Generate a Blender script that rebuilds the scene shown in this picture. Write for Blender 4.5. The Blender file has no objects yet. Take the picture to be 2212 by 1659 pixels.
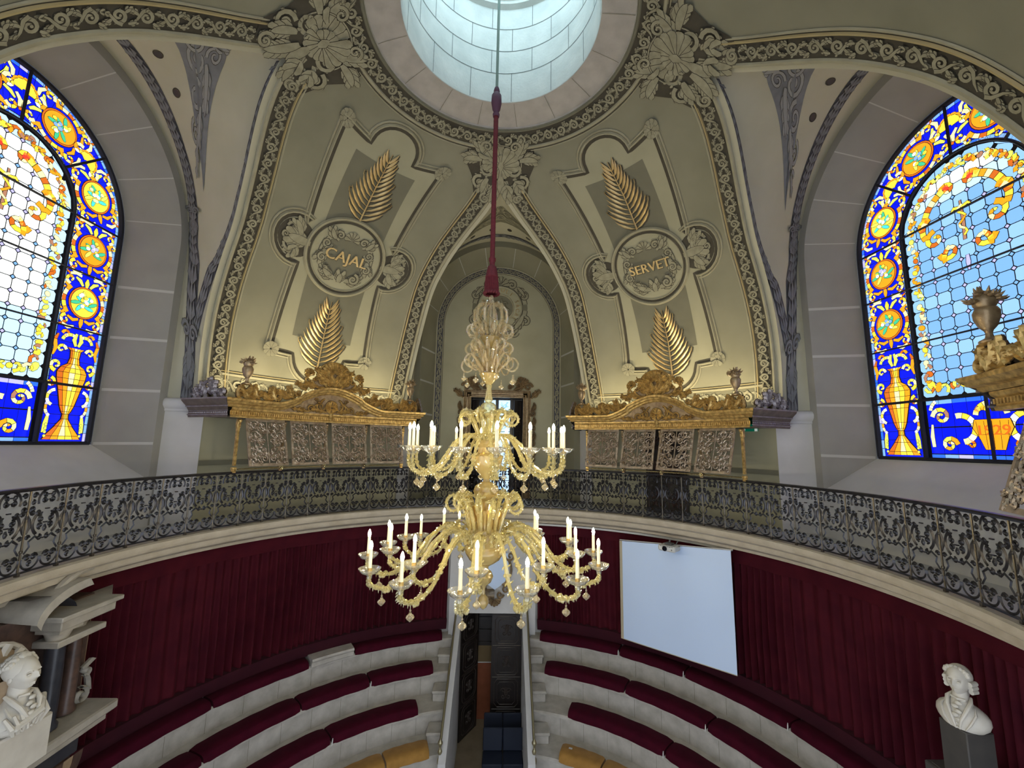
import bpy, math, random
from math import sin, cos, pi, radians as rad, hypot, atan2, sqrt
from mathutils import Vector, Matrix
random.seed(7)
sc = bpy.context.scene
COL = sc.collection
SHIFT = 7.6          # eye-level coordinates -> floor at z = 0

# ------------------------------------------------------------------ materials
MATS = {}
def mat(name, col, rough=.6, metal=0., emis=None, es=0., noise=None, bump=0., trans=0., nscale=6., spec=.5, sheen=0.):
    m = bpy.data.materials.new(name); m.use_nodes = True
    nt = m.node_tree; b = nt.nodes['Principled BSDF']
    b.inputs['Base Color'].default_value = (*col, 1)
    b.inputs['Roughness'].default_value = rough
    b.inputs['Metallic'].default_value = metal
    b.inputs['Specular IOR Level'].default_value = spec
    if trans: b.inputs['Transmission Weight'].default_value = trans
    if sheen:
        b.inputs['Sheen Weight'].default_value = sheen; b.inputs['Sheen Roughness'].default_value = .4
    if emis:
        b.inputs['Emission Color'].default_value = (*emis, 1); b.inputs['Emission Strength'].default_value = es
    if noise or bump:
        tc = nt.nodes.new('ShaderNodeTexCoord'); nz = nt.nodes.new('ShaderNodeTexNoise')
        nz.inputs['Scale'].default_value = nscale; nz.inputs['Detail'].default_value = 6
        nt.links.new(tc.outputs['Object'], nz.inputs['Vector'])
        if noise:
            cr = nt.nodes.new('ShaderNodeValToRGB')
            cr.color_ramp.elements[0].position = .3; cr.color_ramp.elements[1].position = .7
            cr.color_ramp.elements[0].color = (*col, 1); cr.color_ramp.elements[1].color = (*noise, 1)
            nt.links.new(nz.outputs['Fac'], cr.inputs['Fac']); nt.links.new(cr.outputs['Color'], b.inputs['Base Color'])
        if bump:
            n2 = nt.nodes.new('ShaderNodeTexNoise'); n2.inputs['Scale'].default_value = nscale * 8; n2.inputs['Detail'].default_value = 4
            nt.links.new(tc.outputs['Object'], n2.inputs['Vector'])
            bp = nt.nodes.new('ShaderNodeBump'); bp.inputs['Strength'].default_value = bump; bp.inputs['Distance'].default_value = .02
            nt.links.new(n2.outputs['Fac'], bp.inputs['Height']); nt.links.new(bp.outputs['Normal'], b.inputs['Normal'])
    MATS[name] = m
    return m
M_green = mat('olive plaster', (.235, .222, .15), .75, noise=(.285, .268, .185), nscale=1.3, bump=.05)
M_lite = mat('pale olive plaster', (.36, .34, .225), .75, noise=(.41, .385, .26), nscale=1.5, bump=.05)
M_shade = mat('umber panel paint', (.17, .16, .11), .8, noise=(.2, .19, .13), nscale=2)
M_dark = mat('dark umber paint', (.055, .047, .032), .8, noise=(.08, .07, .048), nscale=4)
M_scroll = mat('grisaille scroll paint', (.37, .345, .235), .75, noise=(.27, .25, .165), nscale=9)
M_hi = mat('pale highlight paint', (.50, .47, .33), .75)
M_mould = mat('pale moulding paint', (.40, .37, .25), .6, noise=(.33, .3, .2), nscale=4)
M_goldstrip = mat('gilded strip', (.50, .40, .20), .4, .25)
M_vault = mat('warm grey plaster', (.47, .445, .32), .75, noise=(.53, .50, .37), nscale=1.5, bump=.05)
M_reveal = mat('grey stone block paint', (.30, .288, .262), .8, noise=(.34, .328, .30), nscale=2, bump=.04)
M_joint = mat('pale joint line', (.5, .49, .46), .7)
M_paleslate = mat('pale slate paint', (.30, .30, .285), .8)
M_bluegrey = mat('slate scroll paint', (.17, .175, .18), .8, noise=(.22, .225, .235), nscale=5)
M_slate = mat('dark slate paint', (.07, .07, .08), .8, noise=(.1, .1, .11), nscale=4)
M_stone = mat('cream limestone', (.42, .36, .27), .7, noise=(.52, .46, .36), nscale=5, bump=.15)
M_ring = mat('pinkish limestone', (.42, .385, .34), .75, noise=(.52, .48, .43), nscale=4, bump=.15)
M_bench = mat('worn grey stone', (.38, .35, .30), .75, noise=(.52, .485, .43), nscale=5, bump=.15)
M_white = mat('white plaster', (.55, .54, .53), .7, noise=(.62, .61, .6), nscale=2, bump=.05)
M_gold = mat('burnished gold', (.86, .60, .22), .30, .55, noise=(.34, .20, .06), nscale=16, bump=.15)
M_patinashade = mat('brown patina and painted recess shade', (.085, .05, .022), .6)  # patina that also paints shade between the curls, for contrast
M_goldpale = mat('pale gilding', (.85, .66, .33), .35, .5, noise=(.72, .52, .24), nscale=8)
M_goldold = mat('tarnished gilding', (.47, .35, .20), .36, .5, noise=(.24, .16, .09), nscale=14, bump=.12)
M_lattice = mat('bronze silver gilding', (.56, .46, .35), .32, .6, noise=(.3, .23, .17), nscale=14, bump=.2)
M_silver = mat('carving in blue window light', (.42, .38, .40), .4, .5, noise=(.25, .21, .22), nscale=10, bump=.2)  # silver tone stands in for blue window light on the side returns
M_wooddark = mat('dark reddish moulding', (.12, .09, .075), .45, .2, noise=(.2, .16, .13), nscale=8)
M_iron = mat('wrought iron', (.035, .035, .042), .30, .75, noise=(.07, .066, .07), nscale=10)
M_ironwarm = mat('lamplit wrought iron', (.17, .14, .10), .35, .75, noise=(.09, .08, .07), nscale=9)  # bronze tint puts warm lamplight into the iron's colour
M_brass = mat('polished brass', (.85, .72, .38), .22, .9)
M_oldbrass = mat('aged brass', (.32, .28, .17), .35, .8)
M_velvet = mat('wine red velvet', (.046, .0035, .009), .8, noise=(.070, .006, .012), nscale=3, bump=.1, sheen=.06, spec=.12)
M_velvet.node_tree.nodes['Principled BSDF'].inputs['Sheen Tint'].default_value = (.75, .22, .28, 1)
M_velvetd = mat('deep wine hem velvet', (.036, .005, .011), .9, noise=(.048, .007, .013), nscale=3, sheen=.03, spec=.2)
M_cush = mat('crimson cushion velvet', (.040, .0022, .009), .85, noise=(.058, .003, .012), nscale=6, sheen=.02, spec=.1)
M_ochre = mat('ochre cushion velvet', (.30, .155, .035), .8, noise=(.4, .21, .05), nscale=6, sheen=.2, spec=.2)
M_rope = mat('crimson rope', (.10, .007, .013), .7, noise=(.15, .012, .02), nscale=30, bump=.3)
M_knob = mat('purple silk knot', (.10, .04, .07), .7)
M_rod = mat('verdigris rod', (.22, .30, .26), .45, .4)
def thinglass(name, tint, gloss, body=None, fac=.5, rough=.03):
    m = bpy.data.materials.new(name); m.use_nodes = True; nt = m.node_tree; nt.nodes.clear(); N = nt.nodes.new; L = nt.links.new
    out = N('ShaderNodeOutputMaterial'); tr = N('ShaderNodeBsdfTransparent'); tr.inputs[0].default_value = (*tint, 1)
    gl = N('ShaderNodeBsdfGlossy'); gl.inputs['Color'].default_value = (*gloss, 1); gl.inputs['Roughness'].default_value = rough
    lw = N('ShaderNodeLayerWeight'); lw.inputs['Blend'].default_value = .45; mx = N('ShaderNodeMixShader')
    L(lw.outputs['Facing'], mx.inputs[0]); L(tr.outputs[0], mx.inputs[1]); L(gl.outputs[0], mx.inputs[2]); last = mx
    if body:
        pb = N('ShaderNodeBsdfPrincipled'); pb.inputs['Base Color'].default_value = (*body, 1); pb.inputs['Roughness'].default_value = .12; pb.inputs['Specular IOR Level'].default_value = 1.
        m2 = N('ShaderNodeMixShader'); m2.inputs[0].default_value = fac; L(mx.outputs[0], m2.inputs[1]); L(pb.outputs[0], m2.inputs[2]); last = m2
    L(last.outputs[0], out.inputs[0]); MATS[name] = m; return m
def glassmat(name, col, tr, rough=.06, metal=0.):
    return mat(name, col, rough, metal, trans=tr, spec=.8)
M_glass = thinglass('clear blown glass', (.97, .97, .93), (1, 1, 1), (.95, .93, .85), .10)
M_glassg = thinglass('golden blown glass', (1, .93, .66), (1, .96, .80), (.70, .62, .30), .34, .05)
M_glasspale = thinglass('champagne crystal', (1, .93, .76), (1, .97, .9), (.80, .68, .44), .22)
M_amber = thinglass('amber glass with gold', (.95, .7, .3), (1, .9, .65), (.58, .46, .19), .50, .08)
M_candle = mat('ivory candle sleeve', (.85, .75, .5), .6, emis=(1, .8, .45), es=.12)
M_bulb = mat('lit candle bulb', (1, .95, .8), .3, emis=(1, .86, .54), es=180)
M_black = mat('black lacquered wood', (.012, .010, .010), .35, noise=(.022, .016, .014), nscale=8)
M_blackhi = mat('worn door moulding', (.05, .038, .033), .35)
M_blue = mat('navy blue upholstery', (.005, .010, .026), .7)
M_orange = mat('terracotta wall paint', (.20, .055, .02), .8, noise=(.24, .07, .03))
M_tan = mat('ochre wall paint', (.16, .11, .05), .8)
M_floor = mat('tan limestone paving', (.20, .15, .095), .6, noise=(.27, .21, .14), nscale=3)
M_screen = mat('white projection cloth', (.62, .76, 1.0), .85)
M_screenback = mat('cream screen edge', (.5, .43, .3), .8)
M_plastic = mat('white plastic', (.62, .62, .6), .4)
M_lens = mat('black glass lens', (.01, .012, .02), .1)
M_grey = mat('grey plastic', (.1, .1, .1), .5)
M_marble = mat('white marble', (.66, .62, .54), .5, noise=(.56, .52, .45), nscale=6)
M_browm = mat('brown veined marble', (.13, .075, .055), .35, noise=(.045, .03, .027), nscale=9)
M_darkm = mat('blue black marble', (.022, .025, .038), .3, noise=(.05, .05, .06), nscale=7)
M_tanm = mat('honey marble', (.28, .19, .11), .4, noise=(.38, .28, .18), nscale=8)
M_greym = mat('grey streaked marble', (.33, .30, .25), .45, noise=(.47, .43, .36), nscale=6)
M_ped = mat('grey pedestal stone', (.055, .05, .047), .6, noise=(.075, .068, .06), nscale=5)
M_signg = mat('green sign', (.0, .09, .05), .4, emis=(0, .35, .2), es=.12)
M_signw = mat('white sign mark', (.8, .85, .8), .4, emis=(.8, .9, .8), es=.2)
M_pane = mat('daylit clear pane', (.4, .6, .8), .1, emis=(.50, .72, 1.), es=1.0)
M_panecrack = mat('frosted pane figure', (.3, .45, .7), .1, emis=(.22, .42, .72), es=.8)
# stone masonry of the skylight shaft
def masonry():
    m = mat('pale shaft ashlar', (.5, .53, .5), .8, noise=(.62, .64, .6), nscale=2.5, bump=.3)
    return m
M_shaft = masonry()
M_shaftj = mat('shaft joint mortar', (.16, .18, .17), .9)

# stained glass palette
GP = {}
def gm(k, c, s=1.0):
    GP[k] = mat('stained glass ' + k, tuple(x * .25 for x in c), .15, emis=c, es=s)
gm('ultramarine', (.002, .008, .80), 1.15); gm('cobalt', (.03, .15, .9)); gm('light blue', (.22, .42, .95))
gm('sky', (.20, .43, .80), 1.0); gm('azure', (.29, .54, .88), 1.0); gm('pale', (.50, .78, 1.), 1.1); gm('white', (.95, 1., .98), 1.35); gm('yellow', (1., .72, .06)); gm('cream', (1., .92, .42), 1.05)
gm('orange', (1., .36, .015)); gm('rust', (.62, .14, .015)); gm('red', (.75, .05, .03)); gm('green', (.06, .55, .28)); gm('teal', (.08, .72, .66))
gm('lilac', (.5, .48, .95)); gm('lime', (.72, .82, .12)); gm('brown', (.42, .2, .12))
M_lead = mat('black lead came', (.012, .012, .016), .5)
M_bar = mat('iron glazing bar', (.02, .022, .035), .5, .3)

# ------------------------------------------------------------------ mesh builder
class MB:
    def __init__(s): s.v = []; s.f = []; s.m = []; s.mats = []; s.cur = 0
    def mat(s, m):
        if m not in s.mats: s.mats.append(m)
        s.cur = s.mats.index(m); return s
    def add(s, vs, fs):
        o = len(s.v); s.v.extend([tuple(v) for v in vs]); s.f.extend([tuple(i + o for i in f) for f in fs]); s.m.extend([s.cur] * len(fs)); return s
    def quad(s, a, b, c, d): return s.add([a, b, c, d], [(0, 1, 2, 3)])
    def grid(s, P, closeu=False):
        n = len(P); k = len(P[0]); vs = [p for r in P for p in r]; fs = []
        for i in range(n - (0 if closeu else 1)):
            for j in range(k - 1):
                i2 = (i + 1) % n; fs.append((i * k + j, i2 * k + j, i2 * k + j + 1, i * k + j + 1))
        return s.add(vs, fs)
    def box(s, c, d, rot=None, bev=0.):
        x, y, z = [q / 2 for q in d]
        if bev:
            b = bev; P = []
            for sz, in_ in ((-z, b), (-z + b, 0), (z - b, 0), (z, b)):
                X, Y = x - in_, y - in_; k = b if not in_ else 0
                P.append([(X - k, -Y, sz), (X, -Y + k, sz), (X, Y - k, sz), (X - k, Y, sz), (-X + k, Y, sz), (-X, Y - k, sz), (-X, -Y + k, sz), (-X + k, -Y, sz)])
            vs = [p for r in P for p in r]; fs = [tuple(range(7, -1, -1)), tuple(range(24, 32))]
            for i in range(3):
                for j in range(8): fs.append((i * 8 + j, i * 8 + (j + 1) % 8, i * 8 + 8 + (j + 1) % 8, i * 8 + 8 + j))
        else:
            vs = [(-x, -y, -z), (x, -y, -z), (x, y, -z), (-x, y, -z), (-x, -y, z), (x, -y, z), (x, y, z), (-x, y, z)]
            fs = [(0, 3, 2, 1), (4, 5, 6, 7), (0, 1, 5, 4), (1, 2, 6, 5), (2, 3, 7, 6), (3, 0, 4, 7)]
        out = []
        for p in vs:
            p = Vector(p)
            if rot is not None: p = rot @ p
            out.append(p + Vector(c))
        return s.add(out, fs)
    def tube(s, pts, r, n=8, flat=1., up=None):
        pts = [Vector(p) for p in pts]; N = len(pts)
        rs = r if isinstance(r, (list, tuple)) else [r] * N
        t0 = (pts[1] - pts[0]).normalized(); ref = Vector(up) if up else (Vector((0, 0, 1)) if abs(t0.z) < .9 else Vector((1, 0, 0)))
        a = t0.cross(ref).normalized(); vs = []
        for i, p in enumerate(pts):
            t = (pts[min(i + 1, N - 1)] - pts[max(i - 1, 0)])
            if t.length < 1e-9: t = t0
            t.normalize(); a = (a - t * a.dot(t)); a = a.normalized() if a.length > 1e-6 else t.orthogonal().normalized()
            b = t.cross(a)
            for j in range(n):
                q = 2 * pi * j / n; vs.append(p + (a * cos(q) + b * sin(q) * flat) * rs[i])
        fs = [(i * n + j, i * n + (j + 1) % n, (i + 1) * n + (j + 1) % n, (i + 1) * n + j) for i in range(N - 1) for j in range(n)]
        fs.append(tuple(range(n - 1, -1, -1))); fs.append(tuple(range((N - 1) * n, N * n)))
        return s.add(vs, fs)
    def lathe(s, prof, n=24, c=(0, 0, 0), a0=0., a1=2 * pi, flute=None, cap=True):
        full = abs(a1 - a0 - 2 * pi) < 1e-6; k = n if full else n + 1; P = []
        for j in range(k):
            a = a0 + (a1 - a0) * j / n; row = []
            for r, z in prof:
                rr = r * (1 + flute[0] * abs(sin(flute[1] * a / 2)) if flute else 1)
                row.append((c[0] + rr * sin(a), c[1] + rr * cos(a), c[2] + z))
            P.append(row)
        return s.grid(P, full)
    def sphere(s, c, r, n=12, m=8, sc_=(1, 1, 1), rot=None):
        P = []
        for j in range(n):
            row = []
            for i in range(m + 1):
                t = pi * i / m; a = 2 * pi * j / n
                p = Vector((r * sc_[0] * sin(t) * cos(a), r * sc_[1] * sin(t) * sin(a), r * sc_[2] * cos(t)))
                if rot is not None: p = rot @ p
                row.append(p + Vector(c))
            P.append(row)
        return s.grid(P, True)
    def ribbons(s, strokes, f, h=.02, solid=False, base=0., back=None):
        "2-D strokes (x, y, halfwidth) laid on a surface map f(x, y, height) with a raised ridge"
        for st in strokes:
            n = len(st)
            if n < 2: continue
            P = []
            for i, (x, y, w) in enumerate(st):
                x0, y0, _ = st[max(i - 1, 0)]; x1, y1, _ = st[min(i + 1, n - 1)]
                dx, dy = x1 - x0, y1 - y0; l = hypot(dx, dy) or 1; nx, ny = -dy / l, dx / l
                hh = h * min(1, w / .012 + .25) if h else 0
                row = [f(x + nx * w, y + ny * w, base), f(x, y, base + hh), f(x - nx * w, y - ny * w, base)]
                if solid: row += [f(x, y, base - (back if back is not None else hh)), row[0]]
                P.append(row)
            s.grid(P)
        return s
    def build(s, name, m=None, parent=None, loc=None, smooth=True, auto=40):
        me = bpy.data.meshes.new(name); me.from_pydata(s.v, [], s.f)
        ms = s.mats if s.mats else [m]
        if m is not None and not s.mats: ms = [m]
        for q in ms: me.materials.append(q)
        if len(ms) > 1: me.polygons.foreach_set('material_index', s.m)
        me.polygons.foreach_set('use_smooth', [smooth] * len(s.f)); 
        me.update()
        if smooth:
            try: me.set_sharp_from_angle(angle=rad(auto))
            except Exception: pass
        o = bpy.data.objects.new(name, me); COL.objects.link(o)
        if parent is not None: o.parent = parent
        if loc: o.location = loc
        return o
def empty(name, loc=(0, 0, 0), rz=0.):
    o = bpy.data.objects.new(name, None); COL.objects.link(o); o.location = loc; o.rotation_euler = (0, 0, rz); o.empty_display_size = .1; return o
def tag(o, label=None, cat=None, group=None, kind=None):
    if label: o['label'] = label
    if cat: o['category'] = cat
    if group: o['group'] = group
    if kind: o['kind'] = kind
    return o
def plabel(o, l): o['label'] = l; return o
CH = {}
def copy_part(o, parent, loc=None, rot=None):
    c = o.copy(); COL.objects.link(c); c.parent = parent
    if loc is not None: c.location = loc
    if rot is not None: c.rotation_euler = rot
    for ch in [x for x in ALL_CHILDREN.get(o.name, [])]: copy_part(ch, c)
    return c
ALL_CHILDREN = {}
def reg(parent, *kids): ALL_CHILDREN.setdefault(parent.name, []).extend(kids)
def pol(r, az, z): a = rad(az); return (r * sin(a), r * cos(a), z)
def lerp(a, b, t): return a + (b - a) * t
def interp(x, xs, ys):
    if x <= xs[0]: return ys[0]
    for i in range(1, len(xs)):
        if x <= xs[i]: return lerp(ys[i - 1], ys[i], (x - xs[i - 1]) / (xs[i] - xs[i - 1]))
    return ys[-1]
def inpoly(x, y, P):
    c = False; j = len(P) - 1
    for i in range(len(P)):
        if (P[i][1] > y) != (P[j][1] > y) and x < (P[j][0] - P[i][0]) * (y - P[i][1]) / (P[j][1] - P[i][1]) + P[i][0]: c = not c
        j = i
    return c

# ------------------------------------------------------------------ ornament strokes (x, y, halfwidth)
def spiral(cx, cy, r, turns=1.4, a0=0., sg=1, w=.02, n=18, taper=.5, rin=.18):
    o = []
    for i in range(n + 1):
        t = i / n; a = a0 + sg * turns * 2 * pi * t; rr = r * (1 - (1 - rin) * t ** .8)
        o.append((cx + rr * cos(a), cy + rr * sin(a), w * lerp(1, taper, t)))
    return o
def arc(cx, cy, r, a0, a1, w=.02, n=12, w1=None):
    return [(cx + r * cos(lerp(a0, a1, i / n)), cy + r * sin(lerp(a0, a1, i / n)), lerp(w, w if w1 is None else w1, i / n)) for i in range(n + 1)]
def leaf(x, y, a, L, W, bend=0., lobes=3):
    out = []; n = 7; st = []
    for k in range(lobes):
        t = .18 + .5 * k / max(1, lobes - 1) if lobes > 1 else .4
        px, py = x + L * t * cos(a + bend * t / 2), y + L * t * sin(a + bend * t / 2)
        for sg in (-1, 1):
            a2 = a + bend * t + sg * .8; l2 = W * 1.15 * (1 - .35 * t); b = -sg * .35
            out.append([(px, py, W * .10), (px + l2 * .35 * cos(a2), py + l2 * .35 * sin(a2), W * .20), (px + l2 * .75 * cos(a2 + b * .5), py + l2 * .75 * sin(a2 + b * .5), W * .22), (px + l2 * .97 * cos(a2 + b), py + l2 * .97 * sin(a2 + b), W * .12), (px + l2 * 1.02 * cos(a2 + b), py + l2 * 1.02 * sin(a2 + b), .001)])
    for i in range(n + 1):
        t = i / n; px = x + L * t * cos(a + bend * t / 2); py = y + L * t * sin(a + bend * t / 2)
        st.append((px, py, W * .30 * (sin(pi * min(1, t * .88 + .12)) ** .6) + .001))
    out.append(st); return out
def lscroll(cx, cy, r, turns=1.4, a0=0., sg=1, w=.02):
    "spiral with small acanthus lobes along its outer side"
    sp_ = spiral(cx, cy, r, turns, a0, sg, w, 18, .5); out = []
    for i in (1, 3, 5, 7, 9):
        x, y, ww = sp_[i]; b = atan2(y - cy, x - cx) + sg * .5; l = r * .42 * (1 - i * .05)
        out.append([(x, y, w * .4), (x + l * .5 * cos(b), y + l * .5 * sin(b), w * .62), (x + l * .85 * cos(b + sg * .3), y + l * .85 * sin(b + sg * .3), w * .45), (x + l * cos(b + sg * .4), y + l * sin(b + sg * .4), .001)])
    out.append(sp_); x, y, ww = sp_[-1]
    out.append([(x - w * .7, y, .002), (x - w * .4, y, w * .7), (x + w * .4, y, w * .7), (x + w * .7, y, .002)]); return out
def inked(mb, strokes, f, base=.012, ink=.009, step=.0007, h=.004, m=None, hi=None):
    h = 0; step = max(step, .0013)
    "painted strokes, each with a dark contour, laid one over the other"
    m = m or M_scroll
    for i, st in enumerate(strokes):
        b = base + i % 24 * step
        mb.mat(M_dark).ribbons([[(x, y, w + ink) for x, y, w in st]], f, 0, base=b)
        mb.mat(m).ribbons([st], f, h, base=b + step * .4)
        if hi and len(st) > 6: mb.mat(hi).ribbons([[(x - w * .35, y + w * .3, w * .28) for x, y, w in st[:-2]]], f, 0, base=b + step * .6 + h)
    return mb
def shell(cx, cy, r, a=pi / 2, spread=2.6, n=9, r0=.15):
    out = []
    for k in range(n):
        b = a + spread * (k / (n - 1) - .5); w = r * spread / n * .55; rr = r * (1 - .12 * abs(k - (n - 1) / 2) / n * 2)
        out.append([(cx + rr * q * cos(b), cy + rr * q * sin(b), w * ww) for q, ww in ((r0, .2), (.5, .55), (.82, .95), (.95, .8), (1., .3))])
    return out
def rinceau(L, H, per=None, w=.03, x0=0., flip=1):
    "running acanthus scroll in a band 0..L by -H/2..H/2"
    per = per or H * 1.25; n = max(1, round(L / per)); per = L / n; out = []
    for k in range(n):
        sg = flip * (1 if k % 2 else -1); cx = x0 + (k + .5) * per; R = H * .37
        out.append([(cx - per * .60, sg * H * .36, .004), (cx - per * .36, sg * H * .14, w * .6), (cx - per * .12, -sg * H * .26, w * .9), (cx + per * .10, -sg * H * .38, w)])
        out += leaf(cx - per * .30, -sg * H * .10, -sg * 2.3, H * .34, H * .24, -sg * .6, 2)
        out += leaf(cx + per * .22, sg * H * .22, sg * .9, H * .30, H * .24, -sg * .8, 2)
        out += leaf(cx + per * .26, -sg * H * .26, -sg * .1, per * .34, H * .22, sg * .7, 2)
        out += lscroll(cx, sg * H * .03, R, 1.35, -sg * pi / 2 - sg * .6, sg, w)
    return out
def xf(strokes, sx=1., sy=1., dx=0., dy=0., a=0.):
    ca, sa = cos(a), sin(a); k = (abs(sx) + abs(sy)) / 2
    return [[((x * sx) * ca - (y * sy) * sa + dx, (x * sx) * sa + (y * sy) * ca + dy, w * k) for x, y, w in st] for st in strokes]
def mirrored(S): return S + xf(S, -1, 1)
def acanthus_cluster(r, n=7, seed=1, w=.03):
    rnd = random.Random(seed); out = []
    for k in range(n):
        a = 2 * pi * k / n + rnd.uniform(-.2, .2); d = r * .55
        out.append(spiral(d * cos(a), d * sin(a), r * .3, 1.2, a + pi, rnd.choice((-1, 1)), w, 14, .5))
        out += leaf(d * .4 * cos(a + .4), d * .4 * sin(a + .4), a + .4, r * .75, r * .22, rnd.uniform(-1, 1), 3)
    out += leaf(0, -r * .2, pi / 2, r * .7, r * .3, 0, 3)
    return out
def leafchain(L, step=.13, W=.06):
    out = []; n = int(L / step)
    for k in range(n):
        y = k * step
        for sg in (-1, 1): out.append([(0, y, .012), (sg * W * .7, y + step * .5, W * .34), (sg * W * .55, y + step * 1.15, .002)])
        out.append([(0, y, W * .2), (0, y + step * .6, W * .28), (0, y + step * 1.1, .002)])
    return out
def text_polys(s, size, font=None):
    cu = bpy.data.curves.new('t', 'FONT'); cu.body = s; cu.size = size; cu.align_x = 'CENTER'; cu.align_y = 'CENTER'; cu.resolution_u = 3
    o = bpy.data.objects.new('t', cu); COL.objects.link(o)
    dg = bpy.context.evaluated_depsgraph_get(); me = bpy.data.meshes.new_from_object(o.evaluated_get(dg))
    V = [(v.co.x, v.co.y) for v in me.vertices]; F = [tuple(p.vertices) for p in me.polygons]
    bpy.data.objects.remove(o); bpy.data.curves.remove(cu); bpy.data.meshes.remove(me)
    return V, F
def serif(V, F, b):  # thicken letters: two shifted copies
    n = len(V); return V + [(x + b, y) for x, y in V], F + [tuple(i + n for i in f) for f in F]

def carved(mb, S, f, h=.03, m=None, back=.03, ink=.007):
    "gilt carving: every curl rides on a slightly wider patinated edge, darkened for contrast"
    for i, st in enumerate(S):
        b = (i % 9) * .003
        mb.mat(M_patinashade).ribbons([[(x, y, w + ink) for x, y, w in st]], f, .004, True, b - .004, back)
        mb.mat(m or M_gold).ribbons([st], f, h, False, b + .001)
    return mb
# ------------------------------------------------------------------ the dome
SR, SZ = 6.31, .5
CUTZ = [-9, .5, 1.06, 1.84, 2.86, 3.4, 3.86, 4.2, 4.6, 4.9, 5.2, 5.4, 5.58, 5.72, 5.86, 5.97]
CUTA = [24.8, 24.8, 24.3, 23.4, 22.2, 21.5, 20.8, 19.8, 17.7, 15.5, 12.3, 9.6, 6.8, 4.5, 2.2, 0]
def rz(z, h=0.):
    R = SR - h
    return R if z <= SZ else sqrt(max(0, R * R - (z - SZ) ** 2))
def cuta(z): return interp(z, CUTZ, CUTA)
def uvmap(azc):
    def f(u, v, h):
        if v < 0: return pol(SR - h, azc + math.degrees(u / SR), SZ + v)
        th = v / SR; r0 = SR * cos(th); R = SR - h
        return pol(R * cos(th), azc + math.degrees(u / max(r0, .1)), SZ + R * sin(th))
    return f
def reproj(p, h):
    p = Vector(p)
    if p.z <= SZ:
        l = hypot(p.x, p.y); k = (SR - h) / l; return (p.x * k, p.y * k, p.z)
    d = p - Vector((0, 0, SZ)); d = d.normalized() * (SR - h); return tuple(d + Vector((0, 0, SZ)))
def cutpath(lun, side, z0=.45):
    "polyline up one flank of a lunette (side -1/+1) with arc lengths"
    zs = []; z = z0
    while z < 5.97: zs.append(z); z += .06
    zs.append(5.97)
    P = [Vector(pol(rz(q), lun + side * cuta(q), q)) for q in zs]
    # smooth
    for _ in range(6): P = [P[0]] + [(P[i - 1] + P[i] * 2 + P[i + 1]) / 4 for i in range(1, len(P) - 1)] + [P[-1]]
    P = [Vector(reproj(p, 0)) for p in P]
    S = [0]
    for i in range(1, len(P)): S.append(S[-1] + (P[i] - P[i - 1]).length)
    def f(s, w, h):
        i = 0; s = max(0, min(s, S[-1] - 1e-4))
        lo, hi = 0, len(S) - 1
        while hi - lo > 1:
            m = (lo + hi) // 2
            if S[m] <= s: lo = m
            else: hi = m
        t = (s - S[lo]) / (S[hi] - S[lo]); p = P[lo].lerp(P[hi], t)
        T = (P[min(hi + 1, len(P) - 1)] - P[max(lo - 1, 0)]).normalized()
        N = Vector((p.x, p.y, 0)).normalized() if p.z <= SZ else (p - Vector((0, 0, SZ))).normalized()
        B = T.cross(N).normalized() * side
        a = Vector(pol(1, lun + side * 90, 0))
        if B.dot(a) < 0: B = -B
        return reproj(p + B * w, h)
    return f, S[-1]
def strip(mb, f, s0, s1, w0, w1, h=0., ns=60, round_=0.):
    P = []
    for i in range(ns + 1):
        s = lerp(s0, s1, i / ns)
        if round_: P.append([f(s, w0, h), f(s, lerp(w0, w1, .25), h + round_), f(s, lerp(w0, w1, .75), h + round_), f(s, w1, h)])
        else: P.append([f(s, w0, h), f(s, w1, h)])
    mb.grid(P)
ceil_ = empty('ceiling', (0, 0, 0)); tag(ceil_, 'painted olive dome with grisaille scroll borders around the round opening', 'ceiling', kind='structure')
QUADS = [(-90, 'left'), (0, 'right')]          # quadrant starts: lunette az
LUNS = [-90, 0, 90]
QC = [-135, -45, 45, 135]
for qc in QC:
    mb = MB().mat(M_green); P = []
    zs = [.5 + (5.97 - .5) * i / 56 for i in range(57)]
    for z in zs:
        c = cuta(z); a0, a1 = qc - 45 + c, qc + 45 - c
        P.append([pol(rz(z), lerp(a0, a1, j / 40), z) for j in range(41)])
    mb.grid(P)
    o = mb.build('dome_web', parent=ceil_)
mb = MB().mat(M_green)
mb.grid([[pol(rz(z), a * 4, z) for z in [5.90 + (6.46 - 5.90) * i / 10 for i in range(11)]] for a in range(90)], True)
mb.build('dome_crown', parent=ceil_)
# stone ring round the opening and its joints
mb = MB().mat(M_ring)
mb.lathe([(2.09, 6.44), (2.07, 6.50), (1.95, 6.53), (1.56, 6.60), (1.555, 6.62)], 96)
mb.mat(M_shade)
for k in range(16):
    a = k * 22.5 + 9
    mb.grid([[pol(r, a - .12, z - .004), pol(r, a + .12, z - .004)] for r, z in ((2.06, 6.495), (1.95, 6.524), (1.57, 6.592))])
plabel(mb.build('oculus_ring', parent=ceil_), 'pinkish limestone ring with radial joints')
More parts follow.
